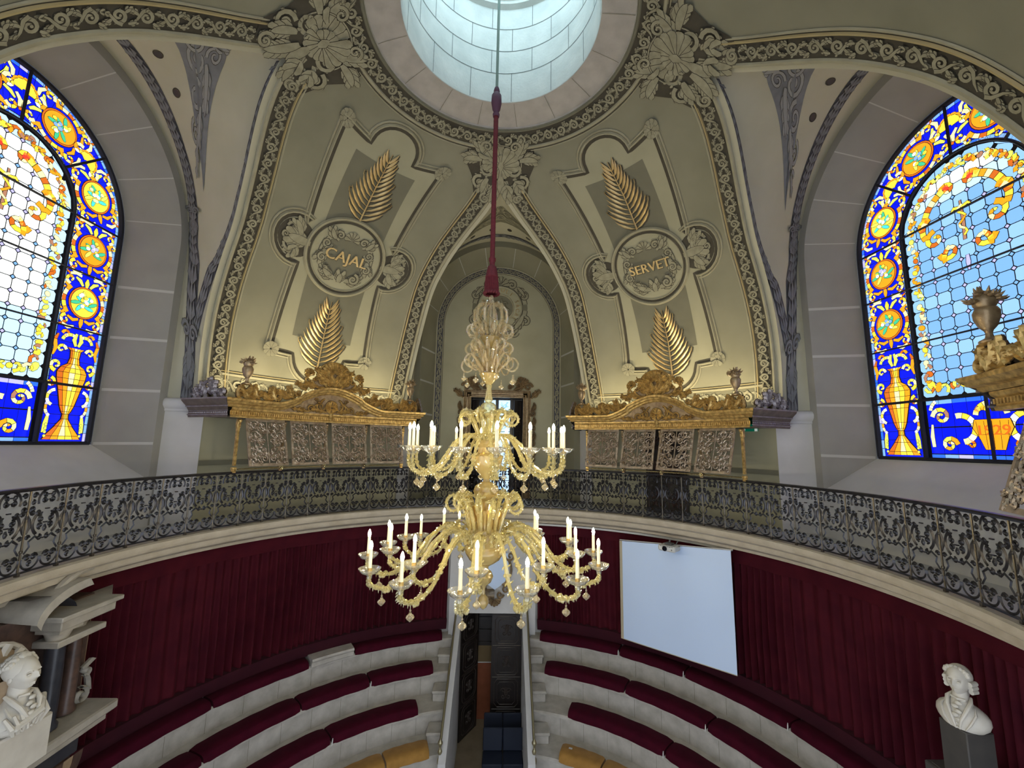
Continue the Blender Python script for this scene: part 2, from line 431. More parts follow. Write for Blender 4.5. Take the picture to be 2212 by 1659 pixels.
# painted mouldings and scroll band round the ring
def ringmap(s, w, h):   # s arc at r=2.3, w outward along the dome
    th0 = math.acos(2.09 / SR); th = th0 - w / SR; R = SR - h
    return pol(R * cos(th), math.degrees(s / 2.3), SZ + R * sin(th))
mb = MB()
Lr = 2 * pi * 2.3
mb.mat(M_shade); strip(mb, ringmap, 0, Lr, -.01, .045, .012, 160, .018)
mb.mat(M_dark); strip(mb, ringmap, 0, Lr, .045, .36, .006, 160)
mb.mat(M_mould); strip(mb, ringmap, 0, Lr, .36, .43, .010, 160, .02)
mb.mat(M_dark); strip(mb, ringmap, 0, Lr, .43, .45, .008, 160)
mb.mat(M_mould); strip(mb, ringmap, 0, Lr, .45, .475, .010, 160, .012)
mb.build('ring_moulding', parent=ceil_)
mb = MB()
inked(mb, rinceau(Lr, .27, .29, .024), lambda x, y, h: ringmap(x, .205 + y, h), .010, .006)
plabel(mb.build('ring_scroll_border', parent=ceil_), 'running acanthus scroll around the opening')
# borders up the flanks of the lunettes
for lun in LUNS:
    for side in (-1, 1):
        if abs(lun + side * 25) > 150: continue
        f, L = cutpath(lun, side)
        mb = MB()
        mb.mat(M_vault); strip(mb, f, 0, L, -.12, .08, -.035, 90)  # hidden backing strip, added to stop light leaking through the seam
        mb.mat(M_mould); strip(mb, f, 0, L, -.02, .05, .012, 90, .022)
        mb.mat(M_dark); strip(mb, f, 0, L, .05, .335, .006, 90)
        mb.mat(M_goldstrip if True else M_mould); strip(mb, f, 0, L - .3, .335, .375, .012, 90, .022)
        mb.mat(M_dark); strip(mb, f, 0, L - .35, .375, .39, .008, 90)
        mb.mat(M_mould); strip(mb, f, 0, L - .35, .39, .43, .010, 90, .014)
        mb.build('border_moulding', parent=ceil_)
        mb = MB()
        inked(mb, rinceau(L - .1, .25, .29, .023), lambda x, y, h, f=f: f(x, .195 + y * side, h), .010, .006)
        mb.build('border_scroll', parent=ceil_)
# shell clusters where the lunette points meet the ring
def shell_cluster(seed):
    half = []
    half += lscroll(.38, -.78, .13, 1.4, pi / 2, -1, .028) + lscroll(.6, .16, .14, 1.3, -pi / 2, 1, .03) + lscroll(.50, -.42, .17, 1.5, pi * .6, -1, .034)
    half += leaf(.12, -.35, -1.5, .55, .22, .5, 4) + leaf(.2, .1, .7, .5, .22, .5, 3) + leaf(.42, .10, .2, .42, .2, -.7, 3) + leaf(.3, -.3, -.9, .4, .2, -.5, 3)
    half += lscroll(.33, -.10, .17, 1.4, pi, 1, .036) + lscroll(.30, .40, .12, 1.3, 0, 1, .026)
    S = mirrored(half)
    S += leaf(0, -.25, -pi / 2, .40, .26, 0, 4)
    S += shell(0, -.02, .46, pi / 2, 3.4, 11) + [(arc(0, -.02, .46, -.1, pi + .1, .010, 24))] + shell(0, .02, .34, -pi / 2, 2.6, 9) + shell(0, .0, .24, pi / 2, 3.0, 7)
    S += [[(0, -.1, .03), (0, 0, .07), (0, .09, .03)]]
    return S
for lun in LUNS:
    mb = MB(); f0 = uvmap(lun)
    g = lambda x, y, h: f0(x, 7.03 + y, h)
    mb.mat(M_dark)
    bp = [(.0, .52), (.42, .5), (.72, .3), (.78, 0), (.66, -.3), (.64, -.7), (.42, -.95), (.24, -.75), (.12, -.42), (0, -.5)]
    pts = bp + [(-x, y) for x, y in bp[-2:0:-1]]
    V = [g(0, -.05, .018)] + [g(x, y, .018) for x, y in pts]; n = len(pts)
    mb.add(V, [(0, i + 1, (i + 1) % n + 1) for i in range(n)])
    inked(mb, shell_cluster(lun), g, .03, .009, .0012, .012)
    plabel(mb.build('shell_cartouche', parent=ceil_), 'grisaille shell with acanthus curls')
# ---- named panels
def outline():
    P = []
    def A(cx, cy, r, a0, a1, n=14):
        for i in range(n + 1): a = rad(lerp(a0, a1, i / n)); P.append((cx + r * cos(a), cy + r * sin(a)))
    A(0, 6.62, .50, 0, 180); 
    P += [(-.5, 6.54), (-1.12, 6.62), (-1.0, 4.46)]
    A(-1.1, 4.02, .5, 75, 285); 
    P += [(-.98, 3.45), (-1.12, 1.53), (-.62, 1.5)]
    A(0, 1.5, .6, 190, 350, 16)
    P += [(.62, 1.5), (1.12, 1.53), (.98, 3.45)]
    A(1.1, 4.02, .5, -105, 105)
    P += [(1.0, 4.46), (1.12, 6.62), (.5, 6.54)]
    return P
OUT = outline()
def densify(P, d=.06):
    Q = []
    for i in range(len(P)):
        a, b = P[i], P[(i + 1) % len(P)]; l = hypot(b[0] - a[0], b[1] - a[1]); n = max(1, int(l / d))
        for k in range(n): Q.append((lerp(a[0], b[0], k / n), lerp(a[1], b[1], k / n)))
    return Q
def offset(P, d):
    Q = []; n = len(P)
    for i in range(n):
        x0, y0 = P[i - 1]; x1, y1 = P[(i + 1) % n]; dx, dy = x1 - x0, y1 - y0; l = hypot(dx, dy) or 1
        Q.append((P[i][0] - dy / l * d, P[i][1] + dx / l * d))
    return Q
def outline_strip(mb, f, P, d0, d1, h, rnd=0.):
    D = densify(P); A = offset(D, d0); B = offset(D, d1); R = []
    for a, b in zip(A, B):
        row = [f(a[0], a[1], h)]
        if rnd: row += [f(lerp(a[0], b[0], .3), lerp(a[1], b[1], .3), h + rnd), f(lerp(a[0], b[0], .7), lerp(a[1], b[1], .7), h + rnd)]
        row.append(f(b[0], b[1], h)); R.append(row)
    mb.grid(R, True)
def fill(mb, f, P, h, d=.05):
    x0 = min(p[0] for p in P); x1 = max(p[0] for p in P); y0 = min(p[1] for p in P); y1 = max(p[1] for p in P)
    nx = int((x1 - x0) / d) + 1; ny = int((y1 - y0) / d) + 1
    idx = {}; V = []; F = []
    def vid(i, j):
        if (i, j) not in idx: idx[(i, j)] = len(V); V.append(f(x0 + i * d, y0 + j * d, h))
        return idx[(i, j)]
    for i in range(nx):
        for j in range(ny):
            if inpoly(x0 + (i + .5) * d, y0 + (j + .5) * d, P): F.append((vid(i, j), vid(i + 1, j), vid(i + 1, j + 1), vid(i, j + 1)))
    mb.add(V, F)
def disc(mb, f, cx, cy, r, h, n=48, r0=0., k=3):
    P = [[f(cx + lerp(r0, r, q / k) * cos(2 * pi * i / n), cy + lerp(r0, r, q / k) * sin(2 * pi * i / n), h) for q in range(k + 1)] for i in range(n)]
    mb.grid(P, True)
def ringm(mb, f, cx, cy, r0, r1, h, rnd, n=56):
    P = []
    for i in range(n):
        a = 2 * pi * i / n
        P.append([f(cx + lerp(r0, r1, q) * cos(a), cy + lerp(r0, r1, q) * sin(a), h + hh) for q, hh in ((0, 0), (.3, rnd), (.7, rnd), (1, 0))])
    mb.grid(P, True)
def palm(L, W, n=13):
    S = []
    for k in range(n):
        t = k / (n - 1); y = L * (.04 + .80 * t)
        for sg in (-1, 1):
            l = W * (1.18 - .62 * t) * (1 if t > .1 else .75 + 2.5 * t); a = lerp(.72, 1.18, t)
            ex, ey = sg * l * cos(a) * 1.25, l * sin(a) * 1.0
            S.append([(0, y, .006), (ex * .3, y + ey * .18, .024), (ex * .6, y + ey * .48, .032), (ex * .85, y + ey * .80, .022), (ex, y + ey + .03, .002)])
            if k % 4 == 1: S.append([(ex * .78, y + ey * .75, .012), (ex * 1.0, y + ey * 1.08, .011), (ex * 1.05, y + ey * 1.28, .008), (ex * .93, y + ey * 1.32, .002)])
    S.append([(0, 0, .020), (.012, L * .5, .014), (0, L * .97, .005)])
    return S
for azc, word, lab in ((-45, 'CAJAL', 'left of the tasselled rope'), (45, 'SERVET', 'right of the tasselled rope')):
    f = uvmap(azc)
    pn = MB().mat(M_lite); fill(pn, f, OUT, .006)
    pn.mat(M_shade)
    for x0, y0, x1, y1 in ((-.69, 4.6, .69, 6.26), (-.69, 1.93, .69, 3.4)): pn.grid([[f(lerp(x0, x1, i / 12), lerp(y0, y1, j / 14), .010) for j in range(15)] for i in range(13)])
    pn.mat(M_dark); outline_strip(pn, f, OUT, -.012, .055, .011)  # trompe l'oeil shadow line, painted dark beside the moulding
    pn.mat(M_mould); outline_strip(pn, f, OUT, -.07, -.012, .012, .035)
    pn.mat(M_shade); outline_strip(pn, f, OUT, -.085, -.07, .011)
    pn.mat(M_mould); outline_strip(pn, f, OUT, -.125, -.085, .012, .014)
    root = pn.build('painted_panel', parent=ceil_); plabel(root, 'lobed panel lettered %s with two gold palms' % word)
    S = []
    for sx in (-1, 1):
        for (x, y) in ((1.12, 6.62), (1.12, 1.53)):
            S += xf(shell(0, 0, .18, .3, 5.4, 9) + shell(0, 0, .10, 1.2, 5., 6), 1, 1, sx * x, y)
    mbs = inked(MB(), S, f, .03, .006, .0010, .008); mbs.build('corner_leaves', parent=root)
    S = []
    for sx in (-1, 1):
        q = lscroll(.16, .17, .15, 1.4, 0, 1, .028) + lscroll(.16, -.17, .15, 1.4, 0, -1, .028) + leaf(0, .1, 1.3, .32, .2, -.7, 3) + leaf(0, -.1, -1.3, .32, .2, .7, 3) + lscroll(.30, 0, .10, 1.4, pi, 1, .024) + leaf(-.24, 0, 0, .5, .3, 0, 4)
        S += xf(q, sx, 1, sx * 1.08, 4.02)
    mbs = MB().mat(M_dark)
    for sx in (-1, 1): disc(mbs, f, sx * 1.14, 4.02, .40, .014, 30)
    inked(mbs, S, f, .02, .008, .0012, .010); mbs.build('lobe_acanthus', parent=root)
    md = MB().mat(M_lite); disc(md, f, 0, 4.0, .93, .03, 64, 0, 5)
    md.mat(M_mould); ringm(md, f, 0, 4.0, .86, .94, .03, .04); ringm(md, f, 0, 4.0, .78, .80, .035, .012)
    md.mat(M_dark); ringm(md, f, 0, 4.0, .80, .855, .034, .002)
    md.mat(M_shade); disc(md, f, 0, 4.0, .53, .036, 40, 0, 3)
    q = [arc(0, 0, .60, -.15, .55, .026), arc(0, 0, .60, -1.25, -.5, .028)] + leaf(.5, .05, -1.4, .3, .2, .4, 3) + leaf(.12, -.52, .1, .34, .2, .7, 3) + leaf(.36, .36, .7, .24, .16, .5, 2) + lscroll(.50, .20, .12, 1.5, pi, 1, .026) + lscroll(.28, .47, .12, 1.4, -pi / 2, 1, .028) + lscroll(.53, -.14, .10, 1.4, pi / 2, -1, .024) + lscroll(.31, -.44, .14, 1.4, pi / 2, -1, .03)
    q = mirrored(q) + xf(shell(0, 0, .20, pi / 2, 3, 7), 1, 1, 0, .44) + leaf(0, -.60, pi / 2, .22, .2, 0, 3)
    inked(md, xf(q, 1, 1, 0, 4.0), f, .040, .014, .0009, .010)
    medal = md.build('medallion', parent=root)
    V, F = text_polys(word, .36 if word == 'CAJAL' else .31); V, F = serif(V, F, .014)
    lt = MB().mat(M_goldpale); n = len(V)
    lt.add([f(x * 1., 4.0 + y, .075) for x, y in V], F); lt.mat(M_dark); lt.add([f(x * 1. + .012, 4.0 + y - .014, .066) for x, y in V], F)  # dark offset copy is the letters' painted drop shadow
    plabel(lt.build('lettering', parent=root, smooth=False), 'gold letters %s' % word)
    for base, L, tip in ((4.88, 1.75, .5), (1.2, 1.78, .56)):
        pm = MB().mat(M_dark); S = palm(L, tip * .98)
        pm.ribbons([[(x + .02, y + base - .025, w + .008) for x, y, w in st] for st in S], f, 0, base=.022)  # painted drop shadow of the frond, shifted down and sideways
        pm.mat(M_goldpale).ribbons(xf(S, 1, 1, 0, base), f, .022, base=.03)
        plabel(pm.build('palm_frond', parent=root), 'gold palm frond')
# lower scroll border of each quadrant, above the canopies
for qc in QC[1:3]:
    f = uvmap(qc); mb = MB()
    W = 2.05
    fl = lambda s, w, h: f(s - W, w, h)
    mb.mat(M_mould); strip(mb, fl, 0, 2 * W, .80, .86, .012, 40, .022)
    mb.mat(M_goldstrip); strip(mb, fl, .02, 2 * W - .02, .88, .90, .012, 40, .014)
    mb.mat(M_shade); strip(mb, fl, -.25, 2 * W + .25, .40, .79, .007, 40)
    inked(mb, rinceau(2 * W + .4, .34, .36, .03), lambda x, y, h: fl(x - .2, .6 + y, h), .011, .006, hi=M_hi)
    plabel(mb.build('lower_scroll_border', parent=ceil_), 'pale acanthus border just above the gilded canopy')

# ------------------------------------------------------------------ shaft and skylight
sh = MB().mat(M_shaft)
zc = [6.72, 7.24, 7.74, 8.24, 8.72]
P = []
mb = MB().mat(M_shaft).lathe([(1.66, 6.60), (1.555, 6.61), (1.55, 6.63), (1.55, 8.74)], 72); 
mb.lathe([(1.55, 8.70), (1.46, 8.74), (1.46, 8.80), (1.40, 8.84), (1.30, 8.98), (1.30, 9.1)], 72)
mb.mat(M_shaftj)
def shaftmap(s, w, h): return pol(1.55 - h, math.degrees(s / 1.55), w)
for z in zc[1:]: strip(mb, shaftmap, 0, 2 * pi * 1.55, z - .007, z + .007, .004, 72)
for i, z in enumerate(zc[:-1]):
    for k in range(12): 
        a = (k * 30 + (15 if i % 2 else 0) + 7) ; s = rad(a) * 1.55; strip(mb, shaftmap, s - .006, s + .006, z - (.1 if i == 0 else 0), zc[i + 1], .004, 1)
o = mb.build('wall_skylight_shaft'); tag(o, 'pale blue-lit ashlar shaft above the round opening', 'skylight shaft', kind='structure')
sk = MB()
cols = ['white', 'sky', 'ultramarine', 'pale', 'white', 'yellow', 'sky', 'white']
for ring, (r0, r1) in enumerate(((0, .35), (.35, .7), (.7, 1.0), (1.0, 1.3))):
    n = 24 if ring else 12
    for k in range(n):
        c = 'white' if ring < 2 else ('pale' if ring == 2 else cols[(k * 3) % 8]); sk.mat(GP[c])
        a0, a1 = 360 * k / n + .6, 360 * (k + 1) / n - .6
        sk.quad(pol(r0 + .01, a0, 9.05), pol(r1 - .01, a0, 9.05), pol(r1 - .01, a1, 9.05), pol(r0 + .01, a1, 9.05))
o = sk.build('window_3', smooth=False); tag(o, 'round stained glass skylight closing the top of the shaft', 'skylight', kind='structure')

# ------------------------------------------------------------------ lunettes, reveals, niches
AR, AZC = 2.42, 3.72      # front arch at x = 6.3
def archpt(t, R, zc, zb, flat=False):
    "t -1..1 across the arch: 0 apex; returns (u, z)"
    T = abs(t); s = 1 if t >= 0 else -1
    if T < .62: a = T / .62 * pi / 2; return s * R * sin(a), zc + R * cos(a)
    return s * R, lerp(zc, zb, (T - .62) / .38)
def cutpt(t, zb):
    T = abs(t); s = 1 if t >= 0 else -1
    z = 5.97 + (3.05 - 5.97) * (1 - cos(T / .62 * pi / 2)) if T < .62 else lerp(3.05, zb, (T - .62) / .38)
    return rz(z) * sin(rad(cuta(z))) * s, rz(z) * cos(rad(cuta(z))), z
def place(lun):
    a = rad(lun)
    def g(u, d, z): # u across (clockwise), d outward
        return (d * sin(a) + u * cos(a), d * cos(a) - u * sin(a), z)
    return g
ZB = -1.6
for li, lun in enumerate(LUNS):
    g = place(lun); far = lun == 0
    nm = {-90: 'left', 0: 'back', 90: 'right'}[lun]
    wl = empty('wall_' + nm); tag(wl, {-90: 'arched wall bay around the left stained glass window', 0: 'arched painted niche behind the chandelier', 90: 'arched wall bay around the right stained glass window'}[lun], 'wall', kind='structure')
    def vm(t, q, h):   # ruled vault web, q 0 at cut edge .. 1 at front arch
        cu, cd, cz = cutpt(t, ZB); au, az_ = archpt(t, AR, AZC, ZB)
        q2 = q; u = lerp(cu, au, q2); d = lerp(cd, 6.3, q2); z = lerp(cz, az_, q2)
        return (u, d, z)
    def vmap(t, q, h):
        u, d, z = vm(t, q, 0)
        k = hypot(u, z - 3.2) or 1
        if abs(t) > .62: return g(u - (h if u > 0 else -h), d, z)
        return g(u - h * u / k, d, z - h * (z - 3.2) / k)
    mb = MB().mat(M_vault)
    mb.grid([[vmap(-1 + 2 * i / 96, j / 10, 0) for j in range(11)] for i in range(97)])
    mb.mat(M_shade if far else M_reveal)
    R2 = 2.24
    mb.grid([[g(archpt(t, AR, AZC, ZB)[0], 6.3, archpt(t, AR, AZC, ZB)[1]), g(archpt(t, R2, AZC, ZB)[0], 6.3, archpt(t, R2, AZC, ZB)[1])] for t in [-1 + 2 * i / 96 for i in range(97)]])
    RW, ZW, DW = (1.97, 3.70, 7.11) if far else (1.86, 3.66, 7.06)
    def rv(t, q):
        a = archpt(t, R2, AZC, ZB); b = archpt(t, RW, ZW, ZB); return (lerp(a[0], b[0], q), lerp(6.3, DW, q), lerp(a[1], b[1], q))
    if far: mb.mat(M_green)
    mb.grid([[g(*rv(-1 + 2 * i / 96, j / 4)) for j in range(5)] for i in range(97)])
    mb.build('arch_reveal', parent=wl)
    jm = MB().mat(M_joint)
    def tz(z): return .62 + .38 * (ZW - z) / (ZW - ZB)
    ts = [tz(z) for z in (2.76, 1.80, .84, -.12, -1.0)] + [a / 90 * .62 for a in (12, 34, 56, 78)]
    for t in ts:
        for s in (-1, 1):
            def e(q, dt): 
                p = rv(s * (t + dt), q); k = .004
                return g(p[0] - s * k * (1 if t > .62 else abs(sin(t / .62 * pi / 2))), p[1], p[2] - (0 if t > .62 else k * cos(t / .62 * pi / 2)))
            jm.grid([[e(q, -.0018), e(q, .0018)] for q in (0, .5, .97)])
    jm.build('stone_joint', parent=wl)
    # painted leaf bands, grisaille triangle, holes on the vault
    lb = MB(); La = .62
    def wlen(t): return lerp(3.2, .62, min(1, abs(t) / .62))
    def q1(t): t = abs(t); return .5 if t > .76 else (lerp(.86, .5, (t - .58) / .18) if t > .58 else .87)
    def q2(t): t = abs(t); return .5 if t > .74 else (lerp(.27, .5, (t - .60) / .14) if t > .60 else .17 / wlen(t))
    lb.mat(M_slate); NS = 80
    lb.grid([[vmap(t, q1(t) + e / wlen(t), .006) for e in (-.10, 0, .10)] for t in [lerp(-.83, .83, i / NS) for i in range(NS + 1)]])
    for s in (-1, 1): lb.grid([[vmap(s * t, q2(t) + e / wlen(t), .005) for e in (-.07, .07)] for t in [lerp(.09, .73, i / 40) for i in range(41)]])
    for s in (-1, 1):
        fm = lambda x, y, h, s=s: vmap(s * (.83 - y / 5.0 * .83), q1(.83 - y / 5.0 * .83) + x / wlen(.83 - y / 5.0 * .83), h)
        inked(lb, leafchain(4.95, .15, .085), fm, .008, .004, .0004, .006, M_bluegrey)
        fm2 = lambda x, y, h, s=s: vmap(s * (.72 - y / 3.6 * .63), q2(.72 - y / 3.6 * .63) + x / wlen(.72 - y / 3.6 * .63), h)
        inked(lb, leafchain(3.4, .14, .06), fm2, .007, .004, .0004, .005, M_bluegrey)
        kn = leaf(0, -.1, -pi / 2, .22, .16, 0, 3) + lscroll(.07, .03, .08, 1.3, 0, 1, .018) + lscroll(-.07, .03, .08, 1.3, pi, -1, .018)
        for yy in (.62, 2.1): inked(lb, xf(kn, 1, 1, 0, yy), fm, .018, .005, .0005, .008, M_bluegrey)
        inked(lb, lscroll(0, 3.4, .10, 1.4, 0, 1, .02) + lscroll(0, 3.55, .07, 1.4, pi, 1, .016), fm2, .010, .005, .0005, .008, M_bluegrey)
    lb.build('leaf_garland', parent=wl)
    gt = MB().mat(M_bluegrey if not far else M_shade)
    tri = [(-.42, .67), (-.3, .66), (-.2, .64), (0, .60), (.2, .64), (.3, .66), (.42, .67), (.30, .57), (.18, .46), (.09, .38), (0, .33), (-.09, .38), (-.18, .46), (-.30, .57)]
    V = [vmap(0, .48, .006)] 
    D = densify(tri, .04); V += [vmap(a, b, .006) for a, b in D]; n = len(D)
    # triangulate by strips: use radial fan subdivided
    gt.grid([[vmap(lerp(0, a, q), lerp(.50, b, q), .006) for q in (0, .34, .67, 1)] for a, b in D], True)
    gt.mat(M_scroll if far else M_vault)
    S = mirrored([spiral(.25, -.02, .2, 1.4, pi, 1, .03), spiral(.6, -.12, .17, 1.4, pi, -1, .028), spiral(.92, -.25, .12, 1.3, pi, 1, .024), spiral(.22, .32, .16, 1.3, -pi / 2, -1, .026)] + leaf(.3, .15, .1, .5, .16, -.4, 3) + leaf(.7, 0, -.4, .4, .13, -.2, 3) + leaf(1.0, -.2, -.5, .35, .1, 0, 2) + leaf(.05, .3, 1.4, .3, .12, -.3, 2)) + [arc(0, 0, .13, 0, 2 * pi, .025, 20)]
    inked(gt, S, lambda x, y, h: vmap(x / 3.4 , .50 - y / 3.4 + abs(x) * .10, h), .012, .008, .0006, .008, M_scroll if far else M_paleslate)
    gt.build('grisaille_ornament', parent=wl)
    for k, t in enumerate((-.165, -.055, .055, .165)):
        hb = MB().mat(M_dark); c = vm(t, .735, 0); n = 20
        hb.grid([[vmap(t + r * cos(2 * pi * i / n) / 6.1 * 1., .735 + r * sin(2 * pi * i / n) / 3.1, hh) for r, hh in ((.085, .004), (.07, .012), (.062, .004))] for i in range(n)], True)
        hb.mat(M_black); V = [vmap(t, .735, .006)] + [vmap(t + .063 * cos(2 * pi * i / n) / 6.1, .735 + .063 * sin(2 * pi * i / n) / 3.1, .007) for i in range(n)]
        hb.add(V, [(0, i + 1, (i + 1) % n + 1) for i in range(n)])
        plabel(hb.build('vent_hole', parent=wl), 'small round dark hole in the vault')
    # capital moulding at the foot of the jamb garlands
    for s in (-1, 1):
        cb = MB().mat(M_white)
        prof = [(0, .50), (.03, .52), (.03, .56), (.055, .58), (.085, .63), (.09, .69), (.07, .74), (.02, .77), (0, .77)]
        p0 = (s * 2.62, 5.70); p1 = (s * AR, 6.3); p2 = (s * (AR - .2), 6.33)
        cb.grid([[g(u - s * r * (1 if k else .9), d - (0 if k < 2 else r * .3), z) for r, z in prof] for k, (u, d) in enumerate((p0, p1))])
        cb.build('capital', parent=wl)
        pb = MB().mat(M_white); pb.grid([[g(p0[0] - s * .012, p0[1], z), g(p1[0] - s * .012, p1[1], z)] for z in (-1.6, .52)])
        plabel(pb.build('pilaster_shaft', parent=wl), 'plain pale pilaster below the capital')
    # sill or niche back wall
    if far:
        bw = MB().mat(M_lite); n = 64
        arcp = [archpt(-1 + 2 * i / n, RW, ZW, ZB) for i in range(n + 1)]
        # wall with a rectangular opening u -.80...80, z < 1.42
        bw.grid([[g(lerp(0, u, q) if True else 0, DW, lerp(1.42, z, q)) for q in (0, .5, 1)] for u, z in [(u_, max(z_, 1.42)) for u_, z_ in arcp]])
        for s in (-1, 1): bw.grid([[g(s * .80, DW, z), g(s * RW, DW, z)] for z in (ZB, 0, 1.42)]); 
        for s in (-1, 1):
            bw.quad(g(s * .8, DW + .01, 1.38), g(s * .8, DW + .01, 1.46), g(s * RW, DW + .01, 1.46), g(s * RW, DW + .01, 1.38))
        bw.build('niche_wall', parent=wl)
        ab = MB()
        def am(t, w, h): u, z = archpt(t, RW - w, ZW, ZB); return g(u, DW - h, z)
        NT = 100
        for c, w0, w1, hh in ((M_mould, .0, .045, .012), (M_slate, .045, .215, .006), (M_mould, .215, .245, .012), (M_dark, .245, .258, .008)):
            ab.mat(c); ab.grid([[am(-1 + 2 * i / NT, lerp(w0, w1, q), hh + rr) for q, rr in ((0, 0), (.5, hh if c is M_mould else 0), (1, 0))] for i in range(NT + 1)])
        LA = 2 * (5.3 + pi / 2 * 1.84)
        ab.mat(M_scroll); ab.ribbons(rinceau(14.8, .15, .2, .014), lambda x, y, h: am(-1 + 2 * x / 14.8, .13 + y, h), .01, base=.010)
        plabel(ab.build('scroll_archivolt', parent=wl), 'dark scrollwork band framing the niche wall')
        em = MB(); fe = lambda x, y, h: g(x * 1.22 + .02, DW - h, y * 1.22 + 4.30)
        em.mat(M_shade); disc(em, fe, 0, 0, .72, .008, 40); em.mat(M_lite); ringm(em, fe, 0, 0, .36, .56, .014, .01); em.mat(M_mould); ringm(em, fe, 0, 0, .33, .37, .02, .02); ringm(em, fe, 0, 0, .55, .58, .02, .02)
        q = [arc(0, 0, .66, -.9, -.1, .05), arc(0, 0, .66, .15, .95, .05), spiral(.3, .62, .14, 1.4, pi, -1, .035), spiral(.62, .32, .11, 1.3, pi / 2, -1, .03), spiral(.66, -.35, .12, 1.4, pi / 2, -1, .032), spiral(.36, -.66, .12, 1.3, 0, -1, .03)] + leaf(.6, -.2, -1.9, .5, .18, -.5, 3) + leaf(.45, .55, -.7, .3, .12, -.4, 2) + leaf(.1, -.62, .1, .3, .12, .5, 2)
        inked(em, mirrored(q) + shell(0, .6, .26, pi / 2, 2.8, 7), fe, .014, .018, .0009, .008)
        em.mat(M_shade)
        em.ribbons([[(-.16, -.24, .03), (-.2, 0, .04), (-.08, .2, .03)], [(.1, -.26, .03), (.14, 0, .05), (.02, .22, .03)], [(-.05, -.1, .03), (.0, .1, .04), (.05, .26, .02)], [(-.24, -.05, .02), (0, .02, .03), (.24, -.04, .02)], spiral(.12, .1, .08, 1.2, 0, 1, .02), spiral(-.12, -.12, .07, 1.2, 0, 1, .02)], fe, .03, base=.012)
        txt = 'SALUS POPULI SACRE'; em.mat(M_goldpale)
        for i, chh in enumerate(txt):
            if chh == ' ': continue
            th = rad(-128 + 256 * i / (len(txt) - 1)); V, F = text_polys(chh, .14); V, F = serif(V, F, .006)
            em.add([fe((.46 + y) * sin(th) + x * cos(th), (.46 + y) * cos(th) - x * sin(th), .03) for x, y in V], F)
        plabel(em.build('painted_emblem', parent=wl), 'painted scrolled medallion with gold lettering')
    else:
        sb = MB().mat(M_white)
        sb.grid([[g(u, d, z) for u, d, z in ((lerp(-2.3, 2.3, i / 8), 6.25, -.80), (lerp(-1.9, 1.9, i / 8), 7.06, -.14))] for i in range(9)])
        sb.grid([[g(lerp(-2.3, 2.3, i / 8), 6.25, -.80), g(lerp(-2.3, 2.3, i / 8), 6.25, ZB)] for i in range(9)])
        plabel(sb.build('window_sill', parent=wl), 'deep sloping plaster sill')
# drum walls behind the canopies, from balcony floor to dome
for qc, nm in ((-45, 'back_left'), (45, 'back_right'), (-135, 'front_left'), (135, 'front_right')):
    mb = MB().mat(M_lite); c = 24.8
    mb.grid([[pol(SR, lerp(qc - 45 + c, qc + 45 - c, j / 30), z) for j in range(31)] for z in (-1.6, -1.1, -.55, 0, .5)])
    o = mb.build('wall_' + nm); tag(o, 'curved olive drum wall behind the canopy' if abs(qc) < 90 else 'curved olive drum wall beside the viewer', 'wall', kind='structure')
    mb = MB().mat(M_shade); mb.grid([[pol(SR - .02, lerp(qc - 45 + c, qc + 45 - c, j / 30), z) for j in range(31)] for z in (-.52, -.42)]); o.data = o.data
    o2 = mb.build('dado_line', parent=o)

# ------------------------------------------------------------------ stained glass windows
class Glass(MB):
    def __init__(s, f): super().__init__(); s.f_ = f
    def poly(s, P, c, h):
        s.mat(GP[c] if c in GP else M_lead); s.add([s.f_(x, y, h) for x, y in P], [tuple(range(len(P)))])
    def disc(s, cx, cy, rx, ry, c, h, n=20, lead=.012, a=0., k=0):
        for cc, e, hh in ((None, lead, h), (c, 0, h + .002)):
            P = [(cx + (rx + e) * cos(2 * pi * i / n) * cos(a) - (ry + e) * sin(2 * pi * i / n) * sin(a), cy + (rx + e) * cos(2 * pi * i / n) * sin(a) + (ry + e) * sin(2 * pi * i / n) * cos(a)) for i in range(n)]
            s.poly(P, cc or 'lead', hh)
        if k:
            for i in range(k):
                a2 = 2 * pi * i / k; s.poly([(cx, cy + .004), (cx + rx * cos(a2) - .004 * sin(a2), cy + ry * sin(a2) + .004 * cos(a2)), (cx + rx * cos(a2) + .004 * sin(a2), cy + ry * sin(a2) - .004 * cos(a2))], 'lead', h + .003)
    def seg(s, st, cs, h, lead=.009, every=2, w0=.012):
        st = [(x, y, max(w, w0)) for x, y, w in st]; n = len(st); E = []
        for i, (x, y, w) in enumerate(st):
            x0, y0, _ = st[max(i - 1, 0)]; x1, y1, _ = st[min(i + 1, n - 1)]; dx, dy = x1 - x0, y1 - y0; l = hypot(dx, dy) or 1
            E.append((x, y, -dy / l, dx / l, w, dx / l, dy / l))
        s.mat(M_lead); P = [[s.f_(x + nx * (w + lead), y + ny * (w + lead), h), s.f_(x - nx * (w + lead), y - ny * (w + lead), h)] for x, y, nx, ny, w, tx, ty in E]; s.grid(P)
        k = 0
        for i in range(0, n - 1, every):
            j = min(i + every, n - 1); s.mat(GP[cs[k % len(cs)]]); k += 1; R = []
            for m in range(i, j + 1):
                x, y, nx, ny, w, tx, ty = E[m]; sh_ = lead * .5 if m == i else (-lead * .5 if m == j else 0)
                R.append([s.f_(x + tx * sh_ + nx * w, y + ty * sh_ + ny * w, h + .002), s.f_(x + tx * sh_ - nx * w, y + ty * sh_ - ny * w, h + .002)])
            s.grid(R)
